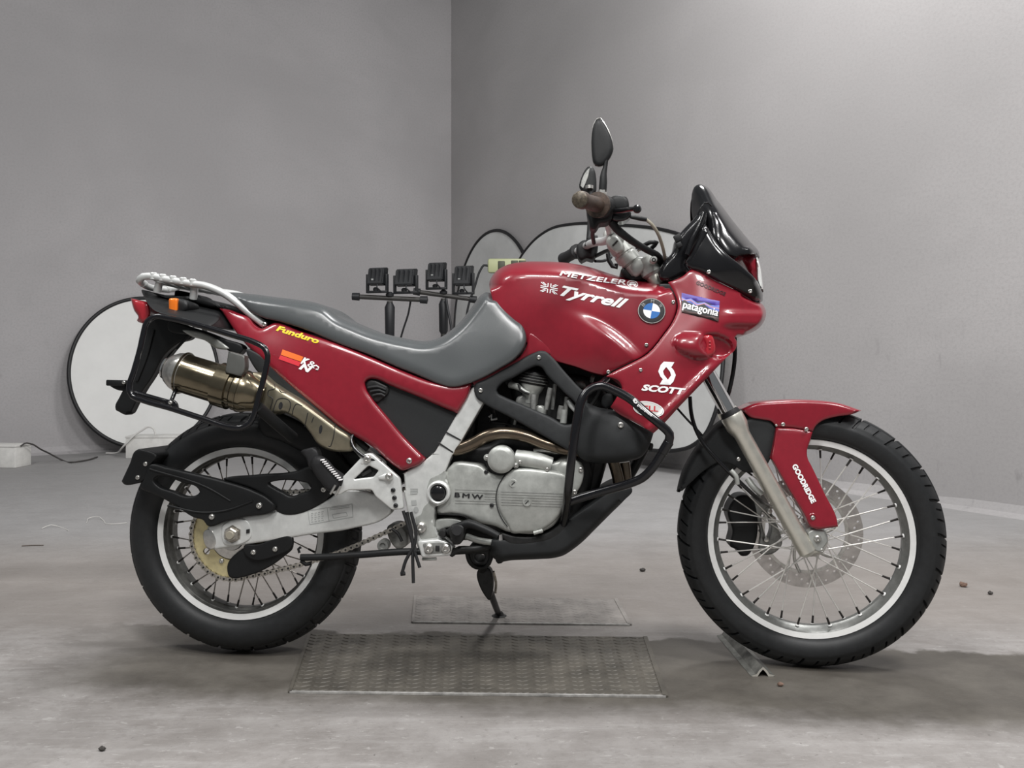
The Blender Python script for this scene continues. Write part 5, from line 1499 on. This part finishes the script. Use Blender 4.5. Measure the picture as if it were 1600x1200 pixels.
# ------------------------------------------------------------------ stickers
decal_text('lettering', 'METZELER', (874.5, 430), (977, 444.5), 7.2, tankw, WHT, tank, shear=.18, fat=.45, lift=.0026, arc=-1.2, label='white maker lettering')
decal_poly('emblem', ell(988.3, 443.6, 8.8, 5.6, 10, 26), tankw, WHT, tank, .0016, 3, label='small white oval emblem')
decal_poly('emblem', ell(988.3, 443.6, 7.6, 4.5, 10, 26), tankw, RED, tank, .0020, 3)
decal_poly('emblem', [(982.5, 445), (984, 441.5), (987.5, 440.3), (991.5, 441), (993.8, 443.5), (995, 446.5), (992.8, 445.5), (992.5, 447.5), (990.5, 446.5), (989.5, 444.8), (987, 444.4), (986.2, 446.4), (984.5, 446)], tankw, WHT, tank, .0025, 3)
decal_text('lettering', 'Tyrrell', (875.5, 461), (979, 482.5), 15.0, tankw, WHT, tank, shear=.42, bold=.02, fat=.45, label='large white slanted lettering')
# flag of crossed white bars
FX, FY = np.array([.983, .185]), np.array([-.10, .995]); fc = np.array([858, 450.2])
fq = lambda u, v: tuple(fc + FX * u * 13.6 + FY * v * 7.6)
flag = []
for a, b, w_ in (((-1, -.0), (1, .0), 3.4), ((0, -1), (0, 1), 4.2)):
    pass
for su in (-1, 1):
    flag.append([fq(.20 * su, -.26), fq(su, -.26), fq(su, -.10), fq(.20 * su, -.10)] if True else None)
    flag.append([fq(.20 * su, .26), fq(su, .26), fq(su, .10), fq(.20 * su, .10)])
    flag.append([fq(.10 * su, -1), fq(.22 * su, -1), fq(.22 * su, -.20), fq(.10 * su, -.20)])
    flag.append([fq(.10 * su, 1), fq(.22 * su, 1), fq(.22 * su, .20), fq(.10 * su, .20)])
    for sv_ in (-1, 1):
        flag.append([fq(.34 * su, .34 * sv_), fq(.50 * su, .34 * sv_), fq(1.0 * su, .84 * sv_), fq(1.0 * su, 1.0 * sv_)])
        flag.append([fq(.30 * su, .52 * sv_), fq(.42 * su, .50 * sv_), fq(.86 * su, 1.0 * sv_), fq(.66 * su, 1.0 * sv_)])
multi_decal('flag', flag, tankw, WHT, tank, .0013, label='small white-line flag')
# roundel
rd = link('roundel', None, tank, 'round black-rimmed badge with blue and white quarters'); rd.empty_display_size = .02
RCx, RCy = 1018.2, 485.6
rdp = at(RCx, RCy, tankw([(RCx, RCy)])[0] + .002)
def rdecal(pts, m, lift):
    return multi_decal('roundel', [pts], tankw, m, tank, lift)
bpy.data.objects.remove(rd)
rb0 = blob('roundel', ell(RCx, RCy, 21.5, 19.6, 8, 40), lambda Q: tankw(Q) + .0035, tank, INK, drop=.002, Rr=2, back=lambda Q: tankw(Q) - .003, smooth=False, grid=6, label='round black-rimmed badge with blue and white quarters')[0]
multi_decal('roundel_edge', [qq for qq in [[p0, p1, p2, p3] for p0, p1, p2, p3 in zip(ell(RCx, RCy, 21.5, 19.6, 8, 40), np.roll(np.array(ell(RCx, RCy, 21.5, 19.6, 8, 40)), -1, 0).tolist(), np.roll(np.array(ell(RCx, RCy, 20.3, 18.4, 8, 40)), -1, 0).tolist(), ell(RCx, RCy, 20.3, 18.4, 8, 40))]], tankw, STEEL, tank, .0046)
for k in range(4):
    arc = ell(RCx, RCy, 13.2, 12.0, 10, 10, 90 * k, 90 * k + 90)
    multi_decal('roundel_quarter', [[(RCx, RCy)] + arc], tankw, BLUE if k % 2 == 0 else WHT, tank, .0042)
for ch, ang in (('B', -140), ('M', -85), ('W', -32)):
    a = R(ang); cx, cy = RCx + 16.6 * math.cos(a), RCy + 15.2 * math.sin(a)
    t = np.array([-math.sin(a), math.cos(a)])
    decal_text('letter', ch, (cx - t[0] * 2.5 - math.cos(a) * 2.4, cy - t[1] * 2.5 - math.sin(a) * 2.4), (cx + t[0] * 2.5 - math.cos(a) * 2.4, cy + t[1] * 2.5 - math.sin(a) * 2.4), 5.0, tankw, GREYD, tank, lift=.0046)
# violet mountain sticker
pq = lambda u, v: (1065 + 59.5 * u - 1.8 * u * v, 457.5 + 13.0 * u + 30 * v + 2 * u * v)
def pdec(pts, m, lift, label=None):
    return decal_poly('sticker', [pq(*p) for p in pts], fairw, m, fair, lift, 6, label)
pdec([(0, 0), (1, 0), (1, 1), (0, 1)], INK, .0012, 'rectangular violet and black sticker with mountains')
pdec([(0, 0), (1, 0), (1, .30), (0, .30)], PURP, .0016)
pdec([(0, .20), (.12, .28), (.25, .18), (.42, .34), (.6, .22), (.75, .30), (1, .20), (1, .55), (0, .55)], SKYB, .0019)
pdec([(0, .28), (.10, .33), (.24, .25), (.42, .42), (.62, .26), (.80, .36), (1, .34), (1, .37), (.80, .40), (.62, .31), (.42, .47), (.24, .30), (.10, .38), (0, .33)], PINK, .0022)
pdec([(0, .42), (.09, .34), (.17, .42), (.27, .45), (.40, .48), (.52, .38), (.60, .31), (.68, .42), (.80, .50), (.92, .50), (1, .52), (1, 1), (0, 1)], INK, .0025)
pdec([(0, .80), (1, .80), (1, 1), (0, 1)], BROWN, .0028)
decal_text('lettering', 'patagonia', pq(.03, .76), pq(.965, .745), 11.5, fairw, WHT, fair, fat=.4, lift=.0032, label='white lower-case lettering')
decal_text('lettering', 'GOODRIDGE', (1087.5, 443.5), (1132.5, 462), 5.4, fairw, INKR, fair, fat=.35, lift=.0014, label='dark lettering under the black panel')
# S emblem and word
sp = lambda x, y: (720 + x / 4.444, 380 + y / 4.444)
SA = [(1410, 822), (1483, 826), (1464, 858), (1424, 861), (1404, 888), (1410, 912), (1438, 948), (1418, 962), (1386, 925), (1371, 890), (1388, 845)]
SB = [(2864 - x, 1806 - y) for x, y in SA]
decal_poly('emblem', [sp(*p) for p in SA], fairw, WHT, fair, .0016, 6, 'white interlocking S emblem')
decal_poly('emblem', [sp(*p) for p in SB], fairw, WHT, fair, .0016, 6)
decal_text('lettering', 'SCOTT', (1002, 609.5), (1071, 616.5), 9.0, fairw, WHT, fair, shear=.28, bold=.05, label='white word below the emblem')
# oval sticker
decal_poly('sticker', ell(1013.3, 639.3, 24.5, 12.0, 11, 36), fairw, WHT, fair, .0014, 3.5, label='white oval sticker half behind the guard')
decal_poly('sticker', ell(1013.3, 639.3, 23.0, 10.7, 11, 36), fairw, GREYD, fair, .0019, 3.5)
decal_poly('sticker', ell(1013.3, 639.3, 22.2, 10.0, 11, 36), fairw, mat('sticker_white', (.70, .69, .66), .45), fair, .0024, 3.5)
decal_text('lettering', 'BELL', (997, 641.5), (1028.5, 643), 8.2, fairw, RDD, fair, lift=.0030, bold=.02, label='red capitals on the oval')
# tail stickers
decal_text('lettering', 'Funduro', (431, 516), (497, 537), 8.2, tpw_, YEL, tpan, shear=.25, bold=.04, label='yellow lettering on the tail')
decal_poly('sticker', [(441.5, 546), (474, 557.5), (470.5, 565.2), (438.7, 554.2)], tpw_, ORD, tpan, .0012, 6, 'orange and red striped sticker')
decal_poly('sticker', [(438.3, 555), (470.2, 566), (466.8, 572.5), (435.2, 561)], tpw_, RDD, tpan, .0012, 6)
decal_text('lettering', 'K', (469.5, 567), (481, 571), 9.6, tpw_, WHT, tpan, shear=.3, bold=.06, label='white letters')
decal_text('lettering', '&', (480, 572), (491.5, 575.5), 9.6, tpw_, WHT, tpan, shear=.1, fat=.3)
decal_text('lettering', 'N', (466.5, 575.5), (486, 583), 9.6, tpw_, WHT, tpan, shear=.3, bold=.06)
tube('hook_mark', [(x, y, tpw_([(x, y)])[0] + .001) for x, y in ((490, 572.5), (494, 571), (498, 574), (496.5, 577.5), (493.5, 577))], .0019, tpan, WHT, 6)

# ------------------------------------------------------------------ tail, rack, pannier frame
tu, tuw = blob('tail_unit', [(221, 453), (240, 459), (262, 461), (310, 461), (330, 467), (341, 480), (346, 491), (342, 500), (330, 509), (300, 503), (288, 498), (262, 492.5), (238, 483), (226, 466)], [(225, 458, .07), (300, 480, .10), (340, 490, .105)], bike, BLK, drop=.02, Rr=8, back='mirror', label='black tail unit under the rack')
bolt(306, 484, .102, 3.0, tu); bolt(329.5, 510, .10, 4.5, tu)
blob('tail_light', [(204, 466, 'c'), (214, 468), (233, 472.5, 'c'), (235, 494), (231, 500), (225, 506.5, 'c'), (214, 500.5), (216, 496), (210, 486)], .085, bike, TAILR, drop=.018, Rr=7, back='mirror', label='red tail light')
it = link('turn_signal', None, bike, 'amber rear turn signal on a black stalk'); it.empty_display_size = .02
p = at(282, 478, .13)
tube('stalk', [(306, 481, .10), (296, 479, .125), (285, 478, .14)], [.010, .013, .017], it, BLK, 16)
blob('housing', [(275, 466.5), (284, 467), (292, 471), (294, 480), (290, 487), (283, 491), (275, 492)], .158, it, BLK, drop=.010, Rr=7, back=.125)
blob('lens', rc([(263.5, 466), (277.5, 465.5), (277, 492), (264, 492)], 4), .168, it, ORANGE, drop=.006, Rr=4, back=.125, smooth=False)
mg, _ = blob('rear_mudguard', [(228, 500), (250, 494), (290, 512), (303, 522), (300, 528), (282, 535), (262, 550), (238, 590), (219, 618), (205, 645, 'c'), (200, 648), (181, 641, 'c'), (180, 636), (187, 620), (208, 580), (217, 548), (224, 520)], [(230, 510, .07), (190, 635, .075), (270, 530, .07)], bike, BLK, drop=.008, Rr=5, back=.045, label='black number plate mudguard')
tube('mudguard_rib', [(240, 515, .073), (228, 560, .074), (214, 595, .075)], .004, mg, BLK, 8)
blob('mudguard_far', [(228, 500), (250, 494), (290, 512), (282, 535), (238, 590), (206, 643), (200, 646), (184, 640), (210, 580)], -.04, mg, BLK, drop=.002, Rr=2, back=-.06, smooth=False)
box('plate_shelf', (at(165, 598, .08) + at(195, 599, .08)) / 2 + Vector((0, .05, 0)), (at(195, 599, .08) - at(165, 598, .08)) / 2, Vector((0, .05, 0)), Vector((0, 0, .008)), mg, BLK, .003)
blob('plate_gusset', [(171, 602), (198, 600), (196, 610), (186, 610)], .07, mg, BLK, drop=.002, Rr=2, back=.05)
bolt(193.5, 597.5, .085, 3.0, mg)
tube('mud_rod', [(300, 520, .09), (283, 537, .085), (276, 545, .085)], .004, mg, BLK, 8)
# rack
rk = link('luggage_rack', None, bike, 'silver luggage rack with slatted platform'); rk.empty_display_size = .02
rw_ = .105
near = [(226, 444), (220, 440.5), (219, 436), (224, 432), (232, 431.5), (262, 437), (300, 443.5), (318, 446), (336, 452), (352, 460), (370, 473), (392, 491), (410, 505), (415, 508.5)]
P = [at(x, y, rw_ * (.55 if i == 0 else .8 if i == 1 else 1)) for i, (x, y) in enumerate(near)]
tube('rail', P, .0098, rk, RACK, 14, px=False, label='rack side rail')
tube('rail', [Vector((p.x, -p.y, p.z)) for p in P], .0098, rk, RACK, 14, px=False)
a, b = P[0], P[1]
tube('rear_bar', [Vector((P[1].x, P[1].y * .9, P[1].z - .004)), Vector((P[0].x - .01, 0, P[1].z - .006)), Vector((P[1].x, -P[1].y * .9, P[1].z - .004))], .009, rk, RACK, 12, px=False)
for k, x in enumerate((240, 254, 270, 286, 301)):
    q = at(x, 433.5 + (x - 235) * .165, rw_)
    tube('slat', [q + Vector((0, -.004, .002)), q + Vector((.0, .03, -.004)), Vector((q.x, 0, q.z - .005)), Vector((q.x, -q.y - .03, q.z - .004)), Vector((q.x, -q.y, q.z + .002))], .0072, rk, RACK, 10, px=False)
    q2 = q
    lathe('slat_end', [(0, .0148), (.0078, .0142), (.0098, .0115), (.0098, -.004)], q + Vector((0, .0, .000)), Vector((0, 0, 1)), rk, RACK, 14)
for x0, y0, x1, y1 in ((249, 440, 246, 455), (304, 448, 302, 467)):
    tube('post', [(x0, y0, rw_ - .012), (x1, y1, rw_ - .02)], [.0095, .0105], rk, RACK, 12)
blob('rack_base', [(238, 457), (262, 462), (310, 464), (340, 474), (350, 482), (330, 480), (300, 472), (250, 464)], .085, rk, BLK, drop=.01, Rr=4, back='mirror')
bolt(413, 507, .118, 4.2, rk)
# pannier frame
pfm = tube('pannier_frame', [(219, 545, .245), (224, 522, .24), (230, 503, .238), (241, 495, .235), (262, 497, .235), (317, 510, .235), (360, 523, .236), (400, 536, .238), (413, 543.5, .24), (418.5, 556, .242), (416, 573, .245), (403, 624, .252), (397, 648, .255), (390, 661.5, .256), (376, 668.5, .256), (361, 667.5, .256), (320, 655, .256), (267, 638, .256), (222, 625, .255), (207, 619, .254), (202, 606, .253), (209, 581, .25)],
     .0072, bike, TUBE, 14, closed=True, label='black tubular pannier frame')
tube('cross_tube', [(206, 612, .235), (222, 617, .232), (248, 624.5, .23), (266, 629.5, .235)], .0068, pfm, TUBE, 12)
tube('strut', [(266, 630, .235), (272, 616, .225), (277, 600, .20)], .005, pfm, TUBE, 10)
blob('tab', [(257, 626), (268, 624), (275, 628), (278, 640), (262, 636)], .252, pfm, TUBE, drop=.002, Rr=2, back=.245)
bolt(266, 629.3, .254, 3.4, pfm)
tube('strut', [(303, 508, .23), (325, 512, .18), (340, 515, .14)], .006, pfm, TUBE, 10)
tube('strut', [(403, 636, .25), (430, 660, .20), (458, 684, .14)], .0145, pfm, BLK, 12)
blob('bracket_bar', [(262, 505), (300, 512), (345, 528), (380, 546), (376, 552), (340, 538), (300, 524), (262, 512)], .12, pfm, BLK, drop=.003, Rr=3, back=.09)
blob('alloy_stay', [(285, 516), (310, 518), (345, 534), (358, 545), (340, 545), (320, 532), (300, 526)], .125, bike, CAST, drop=.004, Rr=3, back=.10)

# ------------------------------------------------------------------ fork, fender, brake
FS = .098
def fw_(ws, x=1269):
    return ws + .0895 * (x - 1269) / 640
fa, fb = at(1142, 648, fw_(FS, 1142)), at(1263.5, 866, fw_(FS, 1263))
fd = (fb - fa).normalized(); flen = (fb - fa).length
farv = STM @ Vector((0, 2 * FS, 0))
for side in (0, 1):
    o_ = farv * side
    fk = lathe('fork_leg', [(.0, .000), (.0205, .000), (.0275, .002), (.0285, .006), (.0285, .032), (.026, .040), (.0205, .056), (.0205, flen * .86), (.0215, flen * .90), (.0215, flen - .006), (.018, flen - .002), (.010, flen + .004), (0, flen + .005)], fa + o_, fd, bike, FORK, 40, label='pale alloy fork slider' if side == 0 else None)
    lathe('dust_seal', [(.0195, -.012), (.023, -.010), (.0255, -.002), (.0255, .006)], fa + o_, fd, fk, RUB, 32)
    lathe('stanchion', [(.0192, -.32), (.0192, .01)], fa + o_, fd, fk, CHR, 40, label='chrome fork tube')
    # axle clamp
    ac = fa + o_ + fd * (flen - .055)
    lathe('axle_boss', [(0, .0), (.020, -.001), (.023, -.004), (.023, -.028), (0, -.03)], FC + STM @ Vector((0, -FS + .0, 0)) + o_, YAX, fk, FORK, 28)
cl, _ = blob('axle_clamp', rc([(1262, 832), (1271, 827), (1288, 829), (1294, 846), (1289, 853), (1281, 863), (1268, 858)], 3), FS + .006, bike, CAST, drop=.003, Rr=2.5, back=FS - .03, smooth=False)
bolt(1277.5, 841.5, FS + .008, 6.2, cl); bolt(1284, 860, FS + .003, 4, cl)
S_ = fa - fd * .262
blob('upper_yoke', [(986, 414), (996, 402), (1010, 402), (1030, 400), (1031, 404), (1026, 411), (1012, 417), (1004, 426), (994, 432), (986, 427)], .085, bike, CAST, drop=.010, Rr=6, back=-.10, label='cast alloy fork yoke')
lathe('yoke_clamp', [(.0, -.456), (.022, -.456), (.0268, -.453), (.0272, -.412), (.024, -.408), (.0225, -.404)], fa, fd, bike, CAST, 36)
lathe('lower_collar', [(.0195, -.42), (.0205, -.41), (.0205, -.30), (.0195, -.298)], fa, fd, bike, FORK, 32)
yk = at(1021, 406, .128)
lathe('clamp_ear', [(0, .010), (.007, .0095), (.009, .006), (.009, -.02)], yk, YAX, bike, CAST, 18)
bolt(1021.5, 406, .136, 4, bike, True)
blob('yoke_lower', [(970, 422), (980, 415), (1000, 418), (1010, 428), (1004, 438), (990, 440), (975, 434)], .06, bike, ENGD, drop=.01, Rr=6, back=-.06)
for wl, dx in ((.055, 0), (-.045, -6)):
    ra_, rb2 = at(953 + dx, 363 + dx * .4, wl), at(999 + dx, 427 + dx * .4, wl)
    rl = (rb2 - ra_).length
    pr_ = []
    for f0, f1, r0, r1 in ((.0, .10, .012, .0185), (.10, .30, .0200, .0205), (.33, .52, .0245, .0250), (.55, .74, .0265, .0265), (.76, .98, .0235, .0215)):
        pr_ += [(r0 - .0025, rl * f0), (r0, rl * f0 + .002), (r1, rl * f1 - .002), (r1 - .0025, rl * f1)]
    lathe('bar_riser', [(0, 0)] + pr_ + [(0, rl)], ra_, rb2 - ra_, bike, CAST, 20, label='stepped cast alloy bar riser' if dx == 0 else None)
blob('riser_top', [(955, 347), (960, 350), (976, 370), (973, 378), (962, 380), (951, 372), (949, 364)], .09, bike, CAST, drop=.008, Rr=6, back=.0)
blob('riser_cap', [(948, 372), (960, 366), (972, 378), (976, 388), (966, 396), (954, 390)], .098, bike, CAST, drop=.008, Rr=5, back=.05)
tube('cap_bolt', [(957, 384, .10), (965, 376, .10)], .0022, bike, ENGD, 8)
# front fender
fo = lambda ws: (lambda Q: ws + .0895 * (np.asarray(Q)[:, 0] - 1269) / 640)
fen_top = np.array([(1150, 640), (1177, 630), (1219, 625), (1269, 625), (1311, 630), (1346, 642)], float)
fen, fenw = blob('front_fender', [(1158, 639, 'c'), (1177, 630.5), (1219, 625.5), (1269, 625), (1311, 630), (1346, 641.5, 'c'), (1332, 647), (1307, 651), (1284, 658), (1275, 665), (1270, 674, 'c'), (1240, 668.5), (1213, 667, 'c'), (1206, 659), (1190, 655.5), (1173, 652)], fo(.078), bike, RED, drop=lambda Q: .004 + .014 * top_fac(Q, fen_top, 9), Rr=6, back='mirror', label='red front fender', grid=7,
     bridge=lambda p: p[1] < 652 - 0 and top_fac([p], fen_top, 9)[0] > .3)
grd, grdw = blob('fork_guard', [(1213, 668, 'c'), (1240, 669.5), (1269.5, 675, 'c'), (1266, 688), (1261, 704), (1262, 716), (1268, 728), (1288, 770), (1308, 813), (1309.5, 823, 'c'), (1277, 827.5, 'c'), (1268, 824), (1258, 806), (1232, 763), (1205, 716, 'c'), (1208, 700)],
     lambda Q: fo(.082)(Q) + np.clip((np.asarray(Q)[:, 1] - 668) / 160, 0, 1) * .032, bike, RED, drop=.005, Rr=4, back=lambda Q: fo(.066)(Q), label='red fork guard with white lettering', grid=7)
bolt(1223.5, 663, .083, 3.4, fen); bolt(1260, 670.5, .085, 3.6, fen); bolt(1213, 664.5, .08, 2.0, fen)
gpw = grdw([(1270, 809)])[0]
lathe('guard_recess', [(0, -.001), (.006, -.001), (.007, .0012), (.010, .0012), (.0115, 0)], at(1270, 809, gpw), YAX, grd, RED, 24)
bolt(1270, 809, gpw, 4.0, grd)
decal_text('lettering', 'GOODRIDGE', (1237.5, 727.5), (1268.5, 787), 7.6, grdw, WHT, grd, bold=.05, label='white lettering down the fork guard')
bf_top = np.array([(1057, 767), (1065, 738), (1086, 701), (1102, 680), (1128, 657), (1165, 650)], float)
blob('rear_fender_half', [(1057, 767, 'c'), (1065, 738), (1086, 701), (1102, 680), (1128, 656), (1165, 648), (1206, 659), (1211, 668), (1208, 700), (1204, 716), (1190, 735), (1165, 738), (1140, 724), (1126, 722), (1102, 734), (1076, 757), (1062, 768)], fo(.070), bike, DGREY, drop=lambda Q: .005 + .05 * top_fac(Q, bf_top, 9), Rr=12, back='mirror', label='dark grey rear half of the front fender', grid=7,
     bridge=lambda p: top_fac([p], bf_top, 9)[0] > .3)
bolt(1154, 717.5, .074, 3.4, bike)
# caliper, hoses
cal = link('brake_caliper', None, bike, 'black brake caliper on the far side of the front wheel'); cal.empty_display_size = .02
blob('caliper_body', [(1137, 796), (1143, 784), (1152, 775), (1166, 773), (1175, 777), (1180, 790), (1184, 820), (1182, 842), (1176, 858), (1168, 868), (1157, 868), (1150, 858), (1142, 855), (1144, 830)], -.045, cal, BLK, drop=.010, Rr=6, back=-.125)
blob('caliper_frame', [(1176, 778), (1192, 775), (1205, 800), (1218, 830), (1222, 850), (1205, 866), (1190, 866), (1188, 830)], -.055, cal, ENGG, drop=.004, Rr=4, back=-.095, holes=[[(1192, 800), (1200, 808), (1205, 830), (1198, 845), (1193, 830)]])
for x, y in ((1202, 799), (1208, 811), (1197, 843)):
    lathe('guide_pin', [(0, .008), (.006, .006), (.008, 0), (.008, -.02)], at(x, y, -.04), YAX, cal, STEEL, 14)
hb = tube('brake_hose', [(1078, 620, .05), (1080, 645, .06), (1086, 668, .07), (1097, 690, .075), (1115, 712, .085), (1138, 736, .09), (1160, 757, .09), (1185, 780, .06), (1200, 790, .0)], .0052, bike, GLOSS, 10, label='black front brake hose')
tube('speedo_cable', [(1058, 638, .0), (1078, 660, .02), (1090, 672, .04), (1097, 680, .05)], .003, bike, BLK, 8)
tube('speedo_cable', [(1148, 528, .02), (1148, 560, .02), (1144, 590, .02), (1139, 612, .02), (1128, 640, .0)], .0055, bike, BLK, 10)
tube('hose_clip', [(1142, 735, .097), (1150, 744, .10), (1152, 756, .095)], .006, bike, CAST, 8)
tube('hose_union', [(1168, 748, .05), (1180, 764, .06), (1190, 772, .06)], .008, bike, CAST, 10)

# ------------------------------------------------------------------ bars, controls, mirrors
hbn = at(907, 312, .415)
bars = tube('handlebar', [(907, 312, .415), (928, 319, .33), (942, 331, .24), (950, 348, .15), (954, 362, .08), (953, 371, .02), (946, 376, -.02), (934, 378, -.10), (920, 382, -.20), (905, 391, -.28), (880, 405, -.38)], .0112, bike, RACK, 14, label='handlebar')
gd = (at(940, 322, .27) - hbn).normalized()
lathe('grip', [(0, -.006), (.012, -.006), (.0185, -.004), (.0200, .002), (.0200, .016), (.0172, .020), (.0168, .06), (.0180, .10), (.0185, .118), (.0300, .120), (.0305, .126), (.019, .128)], hbn, gd, bars, RUST, 28, label='worn rubber throttle grip')
lathe('grip_end', [(0, -.010), (.006, -.010), (.009, -.0085), (.015, -.0080), (.0185, -.0055)], hbn, gd, bars, mat('scuffed_end', (.085, .07, .052), .4, .3, noise=(200, .6)), 24, label='scuffed grip end')
sw = link('switch_housing', None, bars, 'black right-hand switch housing'); sw.empty_display_size = .02
sc = at(938, 322, .275)
lathe('drum', [(0, -.002), (.024, -.001), (.0285, .003), (.029, .03), (.024, .036), (0, .037)], sc - gd * .002, gd, bars, BLK, 28)
bpy.data.objects.remove(sw)
blob('switch_box', [(917, 322), (927, 317), (950, 316), (956, 330), (955, 342), (948, 348), (936, 350), (931, 358), (924, 358), (920, 345), (917, 334)], .262, bars, BLK, drop=.010, Rr=6, back=.20, label='black switch housing')
tube('switch_cable', [(927, 356, .235), (926, 366, .20), (928, 380, .15)], .005, bars, BLK, 8)
mc, _ = blob('brake_reservoir', [(955, 308, 'c'), (958, 306.5), (972, 305.5), (979, 308), (982.5, 316), (982, 326), (970, 328), (957, 326)], .245, bike, BLK, drop=.008, Rr=5, back=.17, label='black brake fluid reservoir')
blob('master_cylinder', [(952, 326), (965, 325), (984, 327), (986, 337), (980, 343), (965, 346), (955, 342)], .225, bike, GLOSS, drop=.008, Rr=5, back=.17)
tube('brake_lever', [(958, 330, .25), (972, 329, .29), (985, 327, .335), (995, 326, .37)], [.006, .0065, .006, .005], bike, GLOSS, 12, label='front brake lever')
lathe('lever_ball', [(0, -.010), (.006, -.0085), (.0095, -.004), (.0100, .0), (.009, .005), (.006, .0085), (0, .010)], at(995.5, 326.5, .375), YAX, bike, GLOSS, 20)
tube('banjo_fitting', [(985, 339, .20), (993, 340, .20), (1010, 343, .195)], [.004, .0065, .0055], bike, BLK, 10)
tube('brake_line', [(1008, 342, .19), (1018, 350, .185), (1027, 363, .17), (1034, 381, .14), (1039, 402, .10), (1040, 412, .06)], .0042, bike, HOSE, 10, label='beige brake line')
tube('wiring_loom', [(954, 345, .20), (963, 357, .19), (976, 368, .18), (993, 380, .16), (1010, 390, .14), (1028, 400, .10), (1034, 412, .06)], [.010, .010, .009, .0085, .0085, .009, .009], bike, BLK, 12, label='thick black wiring loom')
tube('throttle_cable', [(993, 386, .12), (1005, 384, .12), (1015, 379, .13), (1026, 379, .12), (1018, 388, .11)], .0055, bike, BLK, 10)
tube('bright_tube', [(983, 377, .10), (996, 383, .10), (1004, 388, .10)], .006, bike, RACK, 10)
tube('bright_tube', [(996, 392, .11), (1006, 386, .11)], .004, bike, STEEL, 10)
blob('headstock_dark', [(985, 425), (1000, 418), (1015, 405), (1030, 398), (1045, 402), (1054, 412), (1060, 430), (1052, 446), (1030, 450), (1000, 446), (985, 440)], .03, bike, ENGD, drop=.01, Rr=6, back=-.05)
# far grip and clutch side
g0 = at(880, 405, -.38); gd2 = (at(903, 392, -.29) - g0).normalized()
lathe('grip', [(0, -.004), (.016, -.003), (.0195, .002), (.0195, .012), (.0175, .016), (.0175, .085), (.022, .088), (.022, .10), (0, .101)], g0, gd2, bars, RUB, 24)
blob('clutch_perch', [(902, 383), (910, 376), (922, 374), (930, 372), (934, 380), (932, 396), (926, 406), (916, 404), (908, 408), (902, 400)], -.22, bike, BLK, drop=.01, Rr=5, back=-.29, label='black clutch perch and switches')
tube('clutch_clamp', [(919, 386, -.20), (921, 379, -.2), (927, 374, -.2), (934, 374, -.2)], .012, bike, BLK, 12)
tube('clutch_lever', [(930, 408, -.26), (945, 407, -.30), (955, 402, -.32), (951, 393, -.34)], .0045, bike, BLK, 8)
tube('clutch_cable', [(931, 400, -.24), (948, 392, -.15), (958, 390, -.08)], .006, bike, BLK, 8)
tube('hook', [(950, 396, -.2), (952, 408, -.2), (957, 416, -.2), (963, 418, -.2), (963, 412, -.2)], .0065, bike, BLK, 8)
# mirrors
mo = [(924, 232), (924, 216), (925.5, 202), (929.5, 190), (934, 184.5), (938, 184), (943, 190.5), (949, 201), (954, 212), (957.5, 224), (958.5, 233), (955.5, 243), (948, 254), (940, 260), (934, 260.3), (928, 257), (925.5, 248)]
m1_, _ = blob('mirror', mo, .235, bike, BLK, drop=.010, Rr=7, back=.222, label='black near-side mirror')
tube('mirror_rim', [(x * .985 + 940 * .015, y * .985 + 222 * .015, .226) for x, y in mo], .0016, m1_, STEEL, 6, closed=True)
tube('mirror_stem', [(947, 250, .228), (945.5, 262, .228), (943.5, 270, .228), (942.5, 285, .228), (941.5, 300, .228)], [.0055, .0055, .0085, .010, .0095], bike, BLK, 14, label='mirror stem with rubber boot')
lathe('stem_nut', [(0, .0), (.011, 0), (.011, .008), (.006, .012)], at(941, 303, .228), (0, 0, 1), bike, STEEL, 6)
mo2 = [(905, 292), (907, 281), (911, 271), (916, 263), (921, 259.5), (926, 261), (929.5, 267), (931.5, 278), (932, 289), (931, 300), (926, 306), (915, 303)]
m2_, _ = blob('mirror', mo2, -.36, bike, BLK, drop=.008, Rr=7, back=-.375, label='far-side mirror, partly showing its glass')
decal_poly('mirror_glass', [(907, 290), (909, 281), (913, 272), (918, 265), (921.5, 262.5), (919, 275), (914, 288), (911, 294)], lambda Q: np.full(len(Q), -.360), ENGG, m2_, .002, 5)
tube('mirror_stem', [(921, 292, -.355), (923, 303, -.355), (924, 320, -.35), (922, 350, -.33), (920, 375, -.29)], [.009, .011, .0095, .008, .008], bike, BLK, 12)
lathe('stem_nut', [(0, -.004), (.012, -.004), (.012, .006), (0, .008)], at(921, 293, -.345), (0, 0, 1), bike, STEEL, 14)
lathe('chain_roller', [(0, .006), (.006, .006), (.008, .010), (.014, .010), (.015, 0), (.015, -.02)], at(599, 852, .11), YAX, bike, ENGG, 24, label='small chain guide roller')
blob('engine_mount', [(606, 822), (624, 818), (634, 830), (636, 852), (622, 858), (610, 846)], .07, bike, ENGG, drop=.005, Rr=4, back=.02)
tube('gear_linkage', [(612, 826, .125), (622, 834, .125), (628, 846, .125)], .004, bike, ENGD, 10)
